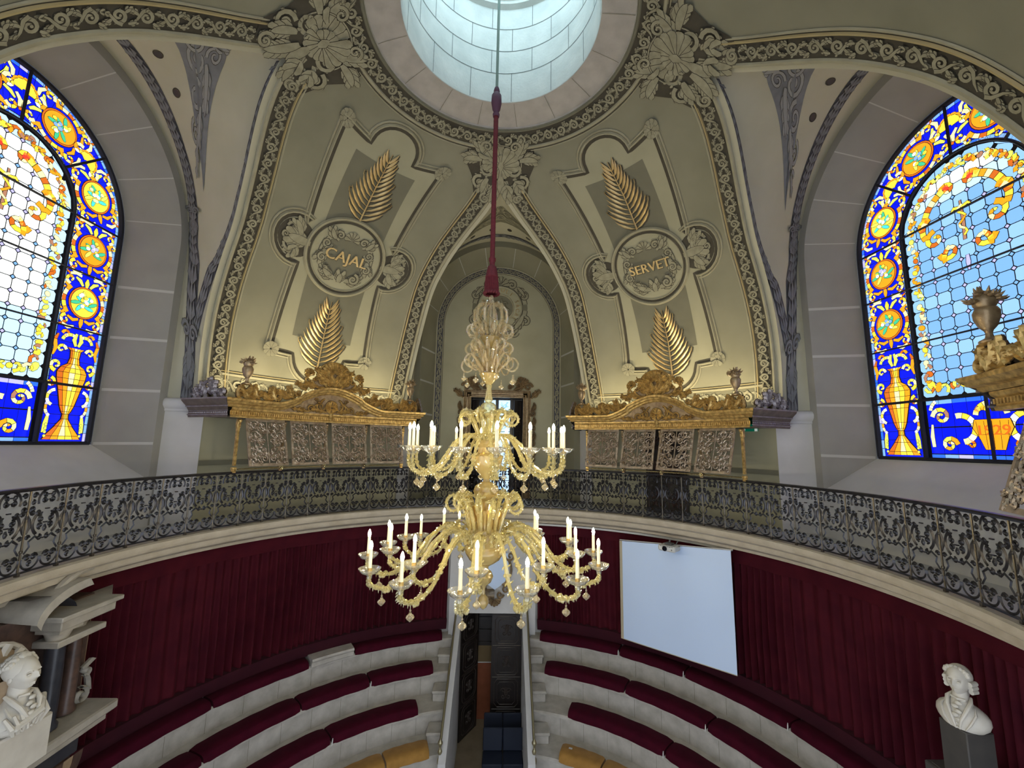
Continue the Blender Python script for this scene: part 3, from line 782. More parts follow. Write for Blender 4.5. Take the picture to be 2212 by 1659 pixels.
def stained(idx, lun, seed):
    g = place(lun); rnd = random.Random(seed); fr = lambda a, z, h: g(a, 7.11 - h, z)
    # 'a' grows to the viewer's right
    win = empty('window_%d' % idx); tag(win, 'tall arched stained glass window on the %s with blue and gold border' % ('left' if lun < 0 else 'right'), 'stained glass window', kind='structure')
    ZS, RO, RI, Z0 = 3.66, 1.80, .95, -.10
    G = Glass(fr)
    # outline param: border band coordinates (s along, w 0 outer .. 1 inner)
    def bp(s, w):     # s in [-1,1]; R between
        R = lerp(RO, RI, w)
        T = abs(s); sg = 1 if s > 0 else -1
        if T < .5: a = T / .5 * pi / 2; return sg * R * sin(a), ZS + R * cos(a)
        return sg * R, lerp(ZS, Z0, (T - .5) / .5)
    G.mat(M_lead); G.grid([[fr(*bp(-1 + 2 * i / 80, w), 0) for w in (0, 1)] for i in range(81)])
    # centre backing
    G.mat(M_lead)
    for i in range(40):
        a0, a1 = pi * i / 40, pi * (i + 1) / 40
        G.add([fr(RI * cos(a0), ZS + RI * sin(a0), 0), fr(RI * cos(a1), ZS + RI * sin(a1), 0), fr(0, ZS, 0)], [(0, 1, 2)])
    G.quad(fr(-RI, Z0, 0), fr(RI, Z0, 0), fr(RI, ZS, 0), fr(-RI, ZS, 0))
    # blue ground cells of the border
    NB = 100
    for i in range(NB):
        s0, s1 = -1 + 2 * i / NB + .0006, -1 + 2 * (i + 1) / NB - .0006
        G.mat(GP['ultramarine']); G.grid([[fr(*bp(s, w), .002) for w in (.09, .90)] for s in (s0, (s0 + s1) / 2, s1)])
        G.mat(GP[rnd.choice(['light blue', 'cobalt', 'light blue', 'sky', 'lilac'])]); G.grid([[fr(*bp(s, w), .002) for w in (.012, .078)] for s in (s0, s1)])
        G.mat(GP[rnd.choice(['cobalt', 'light blue', 'sky', 'light blue'])]); G.grid([[fr(*bp(s, w), .002) for w in (.915, .985)] for s in (s0, s1)])
    # octagon lattice
    p = .205
    bright = 'white' if lun < 0 else None
    for i in range(-5, 6):
        for j in range(0, 22):
            cx, cz = i * p, .98 + j * p
            def inside(x, z): return abs(x) < RI - .05 and z > .88 and (z < ZS or hypot(x, z - ZS) < RI - .05)
            o = p / 2 - .006; k = p * .17
            P = [(o, k), (k, o), (-k, o), (-o, k), (-o, -k), (-k, -o), (k, -o), (o, -k)]
            P = [(cx + (x if True else 0), cz + z) for x, z in [(o, o - k * 2 + k), (o - k, o), (-o + k, o), (-o, o - k), (-o, -o + k), (-o + k, -o), (o - k, -o), (o, -o + k)]]
            if all(inside(x, z) for x, z in P):
                c = ('white' if cz > 2.0 else 'pale') if lun < 0 else ('white' if cz > 4.1 else ('pale' if cz > 3.9 else ('sky' if rnd.random() < .7 else 'azure')))  # upper cells coloured whiter for the brighter sky seen through them
                G.poly(P, c, .002)
            elif any(inside(x, z) for x, z in P): G.poly([( max(-RI + .02, min(RI - .02, x)), z if z < ZS else (ZS + min(z - ZS, sqrt(max(0, (RI - .03) ** 2 - min(x * x, (RI - .03) ** 2))))) ) for x, z in P if z > .86], 'pale' if lun < 0 else 'azure', .002) if sum(z > .86 for x, z in P) > 2 else None
            x, z = cx + p / 2, cz + p / 2; q = p * .13
            if inside(x + q, z + q) and inside(x - q, z - q): G.poly([(x + q, z), (x, z + q), (x - q, z), (x, z - q)], 'lilac' if rnd.random() < .5 else 'sky', .003)
    warm = ['yellow', 'orange', 'cream', 'rust', 'yellow', 'lime', 'orange', 'cream', 'brown']
    # garland round the centre
    def gp(s, w=.16):
        R = RI - w; T = abs(s); sg = 1 if s > 0 else -1
        if T < .4: a = T / .4 * pi / 2; return sg * R * sin(a), ZS + R * cos(a)
        if T < .86: return sg * R, lerp(ZS, 1.02, (T - .4) / .46)
        return sg * lerp(R, 0, (T - .86) / .14), 1.02
    n = 120
    for i in range(n):
        x, z = gp(-1 + 2 * i / n + 1e-3); x += rnd.uniform(-.025, .025); z += rnd.uniform(-.02, .02)
        corner = 1.5 if z < 1.25 and abs(x) > .5 else 1
        if i % 2: G.disc(x, z, rnd.uniform(.032, .05) * corner, rnd.uniform(.04, .062) * corner, rnd.choice(warm), .005, 8, .007, rnd.uniform(0, 3))
        else: G.seg(spiral(x, z, .065 * corner, .7, rnd.uniform(0, 6), rnd.choice((-1, 1)), .027, 5), [rnd.choice(warm), rnd.choice(warm)], .008, .006)
    # central cartouche
    cz = 3.62
    half = [arc(.0, .0, .58, .25, 1.35, .05, 14), spiral(.42, -.22, .16, 1.1, pi / 2, -1, .042, 12), spiral(.24, -.52, .15, 1.1, 0, -1, .04, 12), arc(.36, -.02, .24, -.6, 1.1, .045, 10), spiral(.16, .52, .12, 1.1, 0, 1, .036, 10), arc(.1, -.62, .22, -.3, 1., .035, 8), spiral(.56, .12, .1, 1., -1, 1, .035, 9)]
    for st in half:
        for sx in (-1, 1): G.seg([(sx * x, z * .95 + cz, w) for x, z, w in st], ['orange', 'yellow', 'rust', 'cream', 'orange', 'lime', 'red'], .012, .008)
    G.seg([(0, cz - .42, .02), (.01, cz - .1, .022), (0, cz + .22, .012)], ['brown', 'rust', 'brown'], .015)
    G.seg([(.05 * sin(q * 1.3), cz - .35 + q * .05, .016) for q in range(11)], ['yellow', 'cream', 'orange'], .018, .006)
    for sx in (-1, 1): G.seg([(0, cz + .1, .02), (sx * .1, cz + .13, .022), (sx * .14, cz + .08, .012)], ['yellow', 'cream'], .017)
    G.seg([(0, cz - .9, .01), (0, cz - .78, .03), (0, cz - .66, .02)], ['lilac', 'yellow'], .014)
    # border medallions
    def medal(cx, cz, a, kind):
        ca, sa = cos(a), sin(a)
        def T(x, y): return cx + x * ca - y * sa, cz + x * sa + y * ca
        def sg_(st, cs, h, e=2, l=.008): G.seg([(*T(x, y), w) for x, y, w in st], cs, h, l, e)
        for sx in (-1, 1):
            sg_([(sx * x, y, w) for x, y, w in spiral(.27, .34, .085, 1.0, -pi / 2, 1, .028, 10)], ['cream', 'yellow', 'orange'], .005)
            sg_([(sx * x, y, w) for x, y, w in spiral(.26, -.35, .085, 1.0, pi / 2, -1, .028, 10)], ['yellow', 'cream', 'rust'], .005)
            sg_([(sx * x, y, w) for x, y, w in arc(.0, .0, .335, -.75, .75, .030, 10)], ['orange', 'yellow', 'rust', 'cream'], .007)
            sg_([(sx * .06, .28, .02), (sx * .12, .36, .03), (sx * .2, .40, .016)], ['lime', 'yellow'], .009)
            sg_([(sx * .05, -.30, .02), (sx * .14, -.33, .028), (sx * .24, -.28, .016)], ['orange', 'red'], .009)
            for q in (.43, .37): 
                x, y = T(sx * .36, q - .4); G.disc(x, y, .018, .018, 'pale', .005, 8, .005)
        sg_([(0, .27, .02), (0, .35, .04), (0, .43, .012)], ['yellow', 'lime'], .010)
        sg_([(0, -.28, .03), (0, -.36, .035), (0, -.44, .012)], ['orange', 'cream'], .010)
        x, y = T(0, 0); G.disc(x, y, .255, .275, 'rust', .010, 24, .01, a); G.disc(x, y, .225, .245, 'orange' if kind % 2 else 'yellow', .014, 24, .007, a, 0)
        c1, c2 = [('teal', 'white'), ('green', 'lilac'), ('teal', 'cream'), ('green', 'light blue')][kind % 4]
        for k in range(7):
            b = -.5 + k * .72; rr = .10 + .05 * (k % 2); px, py = T(rr * cos(b), -.03 + rr * sin(b)); G.disc(px, py, .085, .030, (c1, 'green', c1, 'lime')[(k + kind) % 4], .018 + k * .0003, 8, .006, a + b + .3)
        for k in range(9):
            b = k * 1.1 + kind; rr = (.045 if k % 2 else .11) if k else 0; px, py = T(rr * cos(b), .04 + rr * sin(b)); G.disc(px, py, .036, .032, (c2, 'white', c2, 'yellow')[(k + kind) % 4], .024 + k * .0003, 7, .006)
        for sx in (-1, 1):
            for sy in (-1, 1):
                sg_([(sx * x, sy * y, w) for x, y, w in spiral(.355, .20, .065, 1.0, pi, -1, .022, 9)], ['orange', 'cream', 'yellow'], .006)
                sg_([(sx * .10, sy * .44, .02), (sx * .20, sy * .47, .03), (sx * .30, sy * .43, .02), (sx * .36, sy * .46, .01)], ['cream', 'rust', 'orange'], .007)
                for q in range(3): 
                    x, y = T(sx * (.395 - .02 * q), sy * (.06 + .11 * q)); G.disc(x, y, .014, .014, 'sky', .004, 7, .004)
    for sx in (-1, 1):
        medal(sx * 1.375, 2.27, 0, 0 if sx > 0 else 3); medal(sx * 1.375, 3.22, 0, 1)
        for ang, k in ((22, 2), (67, 3)):
            A = rad(ang); medal(sx * 1.375 * cos(A), ZS + 1.375 * sin(A), sx * (A), k)
        # vase
        X = sx * 1.375
        prof = [(.30, -.06), (.27, 0), (.14, .16), (.055, .28), (.05, .36), (.08, .40), (.12, .5), (.18, .75), (.235, .95), (.245, 1.05), (.2, 1.13), (.1, 1.2), (.075, 1.3), (.085, 1.42), (.14, 1.47)]
        G.mat(M_lead); G.grid([[fr(X - r - .014, z, .008), fr(X + r + .014, z, .008)] for r, z in prof])
        for i in range(len(prof) - 1):
            (r0, z0), (r1, z1) = prof[i], prof[i + 1]; cs = ['rust', 'orange', 'cream' if i % 3 else 'yellow', 'yellow', 'orange']
            for k in range(5):
                e = .004; q0, q1 = -1 + 2 * k / 5, -1 + 2 * (k + 1) / 5; G.mat(GP[cs[k]])
                G.quad(fr(X + q0 * r0 + e, z0 + e, .011), fr(X + q1 * r0 - e, z0 + e, .011), fr(X + q1 * r1 - e, z1 - e, .011), fr(X + q0 * r1 + e, z1 - e, .011))
        for s2 in (-1, 1):
            for st, cs in ((spiral(.28, 1.15, .10, 1.1, -pi / 2, 1, .03, 12), ['yellow', 'cream', 'lime']), (spiral(.24, 1.42, .08, 1., pi, -1, .026, 10), ['cream', 'yellow', 'lime']), (arc(.2, .62, .13, -1.2, 1.4, .024, 10), ['cream', 'white', 'yellow']), (arc(.12, 1.55, .13, .2, 2.2, .026, 8), ['lime', 'cream']), (spiral(.2, 1.68, .07, 1., 0, 1, .024, 9), ['orange', 'rust']), ([(.3, .05, .03), (.29, .2, .036), (.27, .36, .018)], ['lime', 'cream', 'yellow']), (spiral(.32, .86, .08, 1.1, pi / 2, 1, .026, 10), ['yellow', 'rust', 'cream']), (arc(.16, .46, .17, -1.0, .6, .022, 8), ['lilac', 'cream', 'orange']), ([(.36, 1.3, .012), (.33, 1.42, .03), (.36, 1.56, .03), (.32, 1.66, .012)], ['orange', 'rust', 'yellow']), ([(.02, 1.5, .02), (.06, 1.6, .035), (.03, 1.72, .02)], ['lime', 'yellow'])):
                G.seg([(X + s2 * x, z, w) for x, z, w in st], cs, .014, .007)
            for q in range(4): G.disc(X + s2 * .28, .0 + q * .06, .022, .022, 'lime', .018, 7, .005)
    # shells between arch medallions
    for sx in (-1, 0, 1):
        A = rad(90 + sx * 45); cx, cz2 = 1.42 * cos(A), ZS + 1.42 * sin(A)
        for st in shell(0, 0, .22, 0, 2.6, 7):
            G.seg([(cx + (x * cos(A) - y * sin(A)), cz2 + (x * sin(A) + y * cos(A)), w) for x, y, w in st], ['yellow', 'orange', 'rust'], .012, .007, 2)
        for s2 in (-1, 1):
            st = spiral(.0, s2 * .2, .1, 1.1, 0, s2, .03, 10); G.seg([(cx + (x * cos(A) - y * sin(A)), cz2 + (x * sin(A) + y * cos(A)), w) for x, y, w in st], ['cream', 'orange', 'white', 'yellow'], .016, .007)
    # bottom centre panels with the dated cartouche
    for k in range(9):
        for j in range(2): G.mat(GP['ultramarine']); x0 = -.90 + k * .2; G.quad(fr(x0 + .003, -.02 + j * .42, .002), fr(x0 + .197, -.02 + j * .42, .002), fr(x0 + .197, .39 + j * .42 - .01, .002), fr(x0 + .003, .39 + j * .42 - .01, .002))
        for z0 in (-.095, .76): G.mat(GP[rnd.choice(['light blue', 'sky', 'lilac', 'cobalt'])]); G.quad(fr(x0 + .003, z0, .003), fr(x0 + .197, z0, .003), fr(x0 + .197, z0 + .06, .003), fr(x0 + .003, z0 + .06, .003))
    for sx in (-1, 1):
        for st, cs in ((spiral(.68, .56, .14, 1.4, 0, 1, .034, 16), ['cream', 'yellow', 'brown']), (arc(.42, .36, .2, 1.3, 4.6, .04, 14), ['cream', 'yellow', 'white']), (spiral(.6, .12, .12, 1.4, pi, -1, .034, 14), ['orange', 'lime', 'cream']), (arc(.0, .52, .2, .15, 1.45, .035, 8), ['cream', 'brown', 'yellow']), (spiral(.3, .12, .07, 1.1, 0, 1, .026, 10), ['orange', 'rust']), ([(.84, .08, .025), (.85, .25, .03), (.83, .44, .014)], ['cream', 'brown', 'cream']), (arc(.62, .62, .22, .2, 1., .026, 8), ['cream', 'white']), (arc(.1, .56, .09, .2, 2.4, .03, 8), ['orange', 'yellow'])):
            G.seg([(sx * x, z, w) for x, z, w in st], cs, .006, .007)
    car = [(0, .05), (.12, .05), (.17, .2), (.25, .36), (.22, .48), (0, .48)]; car = car + [(-x, z) for x, z in car[-2:0:-1]]
    G.poly([(x * 1.05, z * 1.03 - .008) for x, z in car], 'lead', .010); G.poly(car, 'orange', .012)
    for k in range(-2, 3): G.poly([(k * .085 - .003, .06), (k * .085 + .003, .06), (k * .1 + .003, .46), (k * .1 - .003, .46)], 'lead', .014)
    G.poly([(-.2, .26), (.2, .26), (.2, .266), (-.2, .266)], 'lead', .014)
    V, F = text_polys('1929', .2); V, F = serif(V, F, .008); G.mat(GP['rust']); G.add([fr(x * 1.1, z + .32, .018) for x, z in V], F)
    pane = G.build('stained_glass', parent=win, smooth=False)
    # iron frame and bars
    B = MB().mat(M_bar)
    def bar(a, b, r=.016): B.tube([fr(a[0], a[1], .05), fr(b[0], b[1], .05)], r, 6)
    B.tube([fr(*bp(-1 + 2 * i / 80, -.01), .03) for i in range(81)], .045, 6)
    B.tube([fr(*bp(-1 + 2 * i / 80, 1), .04) for i in range(81)], .022, 6)
    B.tube([fr(-RO - .02, Z0 - .02, .03), fr(RO + .02, Z0 - .02, .03)], .04, 6)
    for z, r in ((.84, .024), (1.80, .015), (2.76, .015), (3.68, .018)): bar((-RO, z), (RO, z), r)
    bar((0, Z0), (0, .84), .022)
    for sx in (-1, 1): bar((sx * RI, Z0), (sx * RI, .84), .036)
    for ang in (45, 90, 135): A = rad(ang); bar((RI * cos(A), ZS + RI * sin(A)), (RO * cos(A), ZS + RO * sin(A)), .022)
    B.build('glazing_bars', parent=win)
    # surround filling the gap to the reveal
    Sx = MB().mat(M_bar); Sx.grid([[g(*(lambda u, z: (u, 7.09, z))(*archpt(-1 + 2 * i / 80, 1.80, ZS, -.14))), g(*(lambda u, z: (u, 7.09, z))(*archpt(-1 + 2 * i / 80, 1.90, 3.66, -.14)))] for i in range(81)])
    Sx.build('outer_frame', parent=win)
    return win
stained(1, -90, 5)
stained(2, 90, 9)

# ------------------------------------------------------------------ balcony slab, floor, drum walls below
A0, A1 = -150, 150
def sweep(mb, prof, a0, a1, n=120):
    mb.grid([[pol(r, lerp(a0, a1, i / n), z) for r, z in prof] for i in range(n + 1)])
mb = MB().mat(M_stone)
sweep(mb, [(6.32, -1.60), (5.33, -1.60), (5.29, -1.62), (5.29, -1.69), (5.345, -1.695), (5.345, -1.735), (5.36, -1.75), (5.46, -1.79), (5.46, -1.86), (5.54, -1.865), (5.54, -1.90), (5.58, -1.92), (5.76, -1.98), (5.76, -2.03), (5.84, -2.035), (6.32, -2.08)], A0, A1)
tag(mb.build('trim_1', auto=25), 'moulded cream stone edge of the circular balcony', 'balcony cornice', kind='structure')
mb = MB().mat(M_white); sweep(mb, [(7.9, -1.594), (5.50, -1.594)], A0, A1, 90)
tag(mb.build('floor_balcony'), 'pale balcony walkway behind the railing', 'balcony floor', kind='structure')
for a0, a1, nm in ((-125, -10.2, 'lower_left'), (10.2, 125, 'lower_right')):
    mb = MB().mat(M_white); sweep(mb, [(6.32, -2.06), (6.32, -7.6)], a0, a1, 60)
    tag(mb.build('wall_' + nm), 'curved wall behind the wine red curtain, ' + ('left of the doorway' if a0 < 0 else 'right of the doorway'), 'wall', kind='structure')
mb = MB().mat(M_floor); mb.grid([[(-6.4 + 12.8 * i / 8, -6.4 + 14.8 * j / 8, -7.6) for j in range(9)] for i in range(9)])
tag(mb.build('floor'), 'tan stone floor of the passage and arena', 'floor', kind='structure')

# ------------------------------------------------------------------ stone tiers
TR = [5.90, 5.20, 4.55, 3.88, 3.22, 2.58]; TZ = [-4.94, -5.37, -5.83, -6.27, -6.71, -7.15]
names = ['topmost', 'second', 'third', 'fourth', 'fifth', 'lowest']
for sgn, sd in ((-1, 'left'), (1, 'right')):
    for k in range(6):
        rb = 6.31 if k == 0 else TR[k - 1] + .05
        zb = TZ[k + 1] if k < 5 else -7.6
        prof = [(rb, TZ[k]), (TR[k] + .02, TZ[k]), (TR[k] - .01, TZ[k] - .02), (TR[k] - .01, TZ[k] - .06), (TR[k] + .05, TZ[k] - .08), (TR[k] + .05, zb), (rb, zb - .001)]
        mb = MB().mat(M_bench); n = 40; P = []
        for i in range(n + 1):
            row = []
            for r, z in prof:
                a_s = math.degrees(math.asin((1.17 if r > 6.0 else .965) / r)); row.append(pol(r, sgn * lerp(a_s, 112, i / n), z))
            P.append(row)
        mb.grid(P, False)
        mb.add([q for q in P[0]], [tuple(range(len(prof)))]); 
        if k < 3:
            mb.mat(M_shade)
            for j in range(14):
                a = 16 + j * 6.4 + k * 2; mb.grid([[pol(r, sgn * (a - .035), z), pol(r, sgn * (a + .035), z)] for r, z in ((TR[k] + .046, TZ[k] - .085), (TR[k] + .046, zb + .01))])
        o = mb.build('stone_bench_tier', smooth=False)
        tag(o, '%s curved stone seating tier %s of the central passage' % (names[k], sd), 'stone bench', 'curved stone seating tiers')
    for k, (z, r1) in enumerate(((-5.155, 5.93), (-5.60, 5.23), (-6.05, 4.58))):
        mb = MB().mat(M_bench)
        y1 = sqrt(r1 * r1 - 1.15 ** 2) + .0; zb = TZ[k + 1]
        mb.box((sgn * 1.135, y1 - .20, (z + zb) / 2 - .03), (.31, .34, z - zb - .06), bev=.01)
        mb.box((sgn * 1.14, y1 - .21, z - .03), (.34, .38, .06), bev=.015)
        tag(mb.build('stone_step', smooth=False), '%s stone step block against the %s passage parapet' % (('upper', 'middle', 'lower')[k], sd), 'stone step', 'stone step blocks beside the passage')
mb = MB().mat(M_bench); P = []
mb.grid([[pol(r, lerp(-42, -33, i / 6), z) for r, z in ((6.25, -4.94), (6.25, -4.78), (5.84, -4.78), (5.82, -4.82), (5.85, -4.86), (5.85, -4.938))] for i in range(7)])
for a in (-42, -33): mb.add([pol(r, a, z) for r, z in ((6.25, -4.94), (6.25, -4.78), (5.84, -4.78), (5.82, -4.82), (5.85, -4.86), (5.85, -4.938))], [tuple(range(6))])
tag(mb.build('stone_block', smooth=False), 'pale stone block on the topmost left tier between two cushions', 'stone block')

# ------------------------------------------------------------------ cushions
def cushion(a0, a1, R, z, m, label, group, drop=.11, dep=.43, hh=.11):
    sg = 1 if a1 > a0 else -1; n = 16; P = []
    prof = [(dep, .0), (dep + .01, hh * .5), (dep - .02, hh * .92), (dep * .7, hh * 1.05), (dep * .35, hh * 1.08), (.04, hh * 1.0), (.0, hh * .75), (-.022, hh * .3), (-.026, -drop * .3), (-.015, -drop * .42), (.0, -.005)]
    for i in range(n + 1):
        t = i / n; e = min(1, min(t, 1 - t) / .035) ; row = []
        for d, q in prof: row.append(pol(R + lerp(dep * .5, d, .93 + .07 * e), a0 + (a1 - a0) * t + 0, z + q * (.80 + .20 * e) + .004 * sin(t * 23 + d * 9)))
        P.append(row)
    mb = MB().mat(m); mb.grid(P); mb.add(P[0], [tuple(range(len(prof)))]); mb.add(P[-1], [tuple(range(len(prof)))])
    return tag(mb.build('bench_cushion'), label, 'cushion', group)
rows = [(5.90, -4.935, [(12.2, 31.3), (31.7, 46.0), (46.4, 66.2), (66.6, 86), (86.4, 104)], [(-12.2, -32.6), (-42.4, -60), (-60.4, -80), (-80.4, -100)], 'top'),
        (5.21, -5.365, [(14.4, 34.8), (35.2, 54.0), (54.4, 74), (74.4, 94)], [(-14.9, -30.4), (-30.8, -46), (-46.4, -65), (-65.4, -85)], 'second'),
        (4.56, -5.825, [(22.2, 47.8), (48.2, 72), (72.4, 92)], [(-19.6, -41.7), (-42.1, -63), (-63.4, -84)], 'third')]
ordn = ['first', 'second', 'third', 'fourth', 'fifth', 'sixth']
for R, z, rr, ll, nm in rows:
    for lst, sd in ((rr, 'right'), (ll, 'left')):
        for i, (a, b) in enumerate(lst):
            cushion(a, b, R, z, M_cush, 'crimson velvet cushion, %s from the doorway on the %s row to the %s' % (ordn[i], nm, sd), 'crimson bench cushions', dep=.37 if R > 5.8 else .43)
for lst, sd in (([(21.8, 33.9), (34.4, 50), (50.5, 66)], 'right'), ([(-17.6, -29.9), (-30.4, -46), (-46.5, -62)], 'left')):
    for i, (a, b) in enumerate(lst):
        cushion(a, b, 3.88, -6.265, M_ochre, 'ochre velvet cushion, %s from the passage on the fourth row to the %s' % (ordn[i], sd), 'ochre bench cushions', .1, .38, .12)
for i, (a, z_) in enumerate(((24.5, 0), (43, 0))):
    mb = MB().mat(M_white); mb.box((0, 0, 0), (.07, .045, .004)); o = mb.build('paper_tag', loc=(pol(4.1, a, -6.132)), smooth=False); o.rotation_euler = (0, 0, -rad(a))
    tag(o, 'small white paper tag lying on the %s ochre cushion right of the passage' % ('first' if i == 0 else 'second'), 'paper tag', 'paper tags on the ochre cushions')
# small white tags hanging between cushions
ti = 0
for R, z, a, w in ((5.87, -4.9, 31.5, 'top right row under the screen corner'), (5.87, -4.9, 46.2, 'top right row below the screen'), (5.87, -4.9, 66.4, 'top right row below the long curtain'), (5.18, -5.33, 54.2, 'second right row'), (4.53, -5.79, 48, 'third right row'), (5.18, -5.33, -30.6, 'second left row'), (4.53, -5.79, -41.9, 'third left row')):
    mb = MB().mat(M_plastic); mb.box((0, 0, 0), (.022, .012, .10), bev=.004); mb.box((0, .0, .06), (.012, .01, .03))
    o = mb.build('white_clip', loc=pol(R - .03, a, z)); o.rotation_euler = (0, rad(4), -rad(a)); tag(o, 'small white clip between cushions, ' + w, 'clip', 'white clips between cushions')

# ------------------------------------------------------------------ passage pier, parapets, doorway
mb = MB().mat(M_white)
Y = 6.03
def face(x0, x1, z0, z1, y=Y): mb.quad((x0, y, z0), (x1, y, z0), (x1, y, z1), (x0, y, z1))
face(-1.13, -.81, -7.6, -2.07); face(.81, 1.15, -7.6, -2.07); face(-.81, .81, -4.42, -2.07)
for x in (-.81, .81): mb.quad((x, Y, -7.6), (x, Y + .3, -7.6), (x, Y + .3, -4.42), (x, Y, -4.42))
mb.quad((-.81, Y, -4.42), (.81, Y, -4.42), (.81, Y + .3, -4.42), (-.81, Y + .3, -4.42))
for x in (-1.13, 1.15): mb.quad((x, Y, -7.6), (x, Y + .3, -7.6), (x, Y + .3, -2.07), (x, Y, -2.07))
tag(mb.build('wall_pier', smooth=False), 'white wall pier around the dark double door', 'wall', kind='structure')
mb = MB().mat(M_orange); mb.quad((-1.3, 7.15, -7.6), (1.3, 7.15, -7.6), (1.3, 7.15, -6.15), (-1.3, 7.15, -6.15))
mb.mat(M_white); mb.quad((-1.3, 7.14, -6.15), (1.3, 7.14, -6.15), (1.3, 7.14, -6.12), (-1.3, 7.14, -6.12))
mb.mat(M_tan); mb.quad((-1.3, 7.15, -6.15), (1.3, 7.15, -6.15), (1.3, 7.15, -5.7), (-1.3, 7.15, -5.7)); mb.mat(M_black)
mb.quad((-1.3, 7.15, -5.7), (1.3, 7.15, -5.7), (1.3, 7.15, -4), (-1.3, 7.15, -4))
for i in range(4): mb.box((0, 7.12, -5.6 + i * .33), (1.2, .03, .03))
mb.mat(M_tan); mb.quad((-1.3, Y + .3, -4.2), (1.3, Y + .3, -4.2), (1.3, 7.15, -4.2), (-1.3, 7.15, -4.2))
for x in (-1.3, 1.3): mb.quad((x, Y + .3, -7.6), (x, 7.15, -7.6), (x, 7.15, -4.2), (x, Y + .3, -4.2))
tag(mb.build('wall_corridor', smooth=False), 'terracotta and ochre corridor wall seen through the half open door', 'wall', kind='structure')
for sg, sd in ((-1, 'left'), (1, 'right')):
    mb = MB().mat(M_white); pr = [(6.03, -4.50), (6.03, -7.6), (3.30, -7.6), (3.30, -6.14)]
    x0, x1 = sg * .80, sg * .945
    A = [(x0, y, z) for y, z in pr]; B = [(x1, y, z) for y, z in pr]
    mb.add(A + B, [(0, 1, 2, 3), (4, 5, 6, 7), (0, 4, 7, 3), (3, 7, 6, 2)])
    tag(mb.build('wall_parapet_' + sd, smooth=False), 'sloping white parapet wall on the %s of the passage' % sd, 'parapet', kind='structure')
    r = empty('handrail', (sg * .93, 4.7, -5.2)); tag(r, 'aged brass handrail sloping down the %s passage parapet' % sd, 'handrail', 'passage handrails')
    mb = MB().mat(M_oldbrass)
    q0, q1 = Vector((0, 1.30, .90)), Vector((0, -1.26, -.72))
    mb.tube([q0, q1], .026, 10); mb.tube([q0 + Vector((0, 0, -.055)), q1 + Vector((0, 0, -.055))], .014, 8)
    reg(r, mb.build('rail', parent=r))
    mb = MB().mat(M_oldbrass)
    mb.lathe([(0.03, -1.0), (.035, -.98), (.03, -.93), (.05, -.90), (.055, -.86), (.045, -.82), (.022, -.79), (.022, -.76), (.038, -.73), (.045, -.70), (.03, -.66), (.018, -.63), (.018, -.61), (.03, -.59), (.05, -.555), (.05, -.53), (.03, -.495), (.012, -.47), (0, -.46)], 14, (0, -1.24, -.12))
    reg(r, mb.build('newel_post', parent=r))
    for k in range(4):
        mb = MB().mat(M_oldbrass); t = (k + .5) / 4.4; p = q0.lerp(q1, t); mb.tube([p, p + Vector((0, 0, -.13))], .010, 6); reg(r, mb.build('bracket', parent=r))
    # stone ball finial ring
def panel_leaf(W, H, parent):
    mb = MB().mat(M_black); mb.box((W / 2, 0, H / 2), (W, .05, H)); lf = mb.build('door_leaf', parent=parent, smooth=False)
    n = 4; ph = (H - .12) / n
    for k in range(n):
        z0 = .08 + k * ph; z1 = z0 + ph - .10; c = .09
        o = [(c + .08, z0), (W - c - .08, z0), (W - c, z0 + .09), (W - c, z1 - .09), (W - c - .08, z1), (c + .08, z1), (c, z1 - .09), (c, z0 + .09)]
        mb = MB().mat(M_blackhi); m2 = MB()
        mb.tube([(x, -.03, z) for x, z in o] + [(o[0][0], -.03, o[0][1])], .012, 6)
        i_ = [(lerp(W / 2, x, .74), lerp((z0 + z1) / 2, z, .80)) for x, z in o]
        mb.tube([(x, -.035, z) for x, z in i_] + [(i_[0][0], -.035, i_[0][1])], .008, 6)
        mb.tube([(.03, -.03, z1 + .05), (W - .03, -.03, z1 + .05)], .012, 6)
        f = lambda x, y, h: (W / 2 + x, -.03 - h, (z0 + z1) / 2 + y)
        mb.ribbons(mirrored([spiral(.07, .06, .07, 1.2, 0, 1, .012), spiral(.07, -.08, .06, 1.2, pi, 1, .012)]) + leaf(0, -.1, pi / 2, .25, .08, 0, 3), f, .012)
        p = mb.build('carved_panel', parent=lf)
    return lf
d1 = empty('door_1', (.01, 6.22, -7.6)); tag(d1, 'closed right leaf of the dark panelled double door', 'door', kind='structure')
panel_leaf(.80, 3.18, d1)
d2 = empty('door_2', (-.80, 6.2, -7.6), rad(59)); tag(d2, 'half open left leaf of the dark panelled double door', 'door', kind='structure')
panel_leaf(.80, 3.18, d2)
# blue chairs in the passage
def chair(x, y, lab, src=None):
    if src is not None:
        c = src.copy(); COL.objects.link(c); c.location = (x, y, -7.6); c['label'] = lab
        for ch in ALL_CHILDREN[src.name]: copy_part(ch, c)
        return c
    r = empty('blue_chair', (x, y, -7.6)); tag(r, lab, 'chair', 'blue chairs in the passage')
    m = MB().mat(M_blue); m.box((0, 0, .45), (.46, .46, .09), bev=.02); a = m.build('seat', parent=r)
    m = MB().mat(M_blue); m.box((0, .22, .74), (.46, .06, .46), bev=.02, rot=Matrix.Rotation(-.12, 3, 'X')); b = m.build('backrest', parent=r)
    ks = [a, b]
    for sx in (-1, 1):
        for sy in (-1, 1):
            m = MB().mat(M_grey); m.tube([(sx * .20, sy * .20, .41), (sx * .21, sy * .21, 0)], .012, 6); ks.append(m.build('leg', parent=r))
    reg(r, *ks); return r
c0 = chair(.10, 5.50, 'navy chair, back row of the passage, nearer the open door leaf')
chair(.57, 5.50, 'navy chair, back row of the passage, against the right parapet', c0)
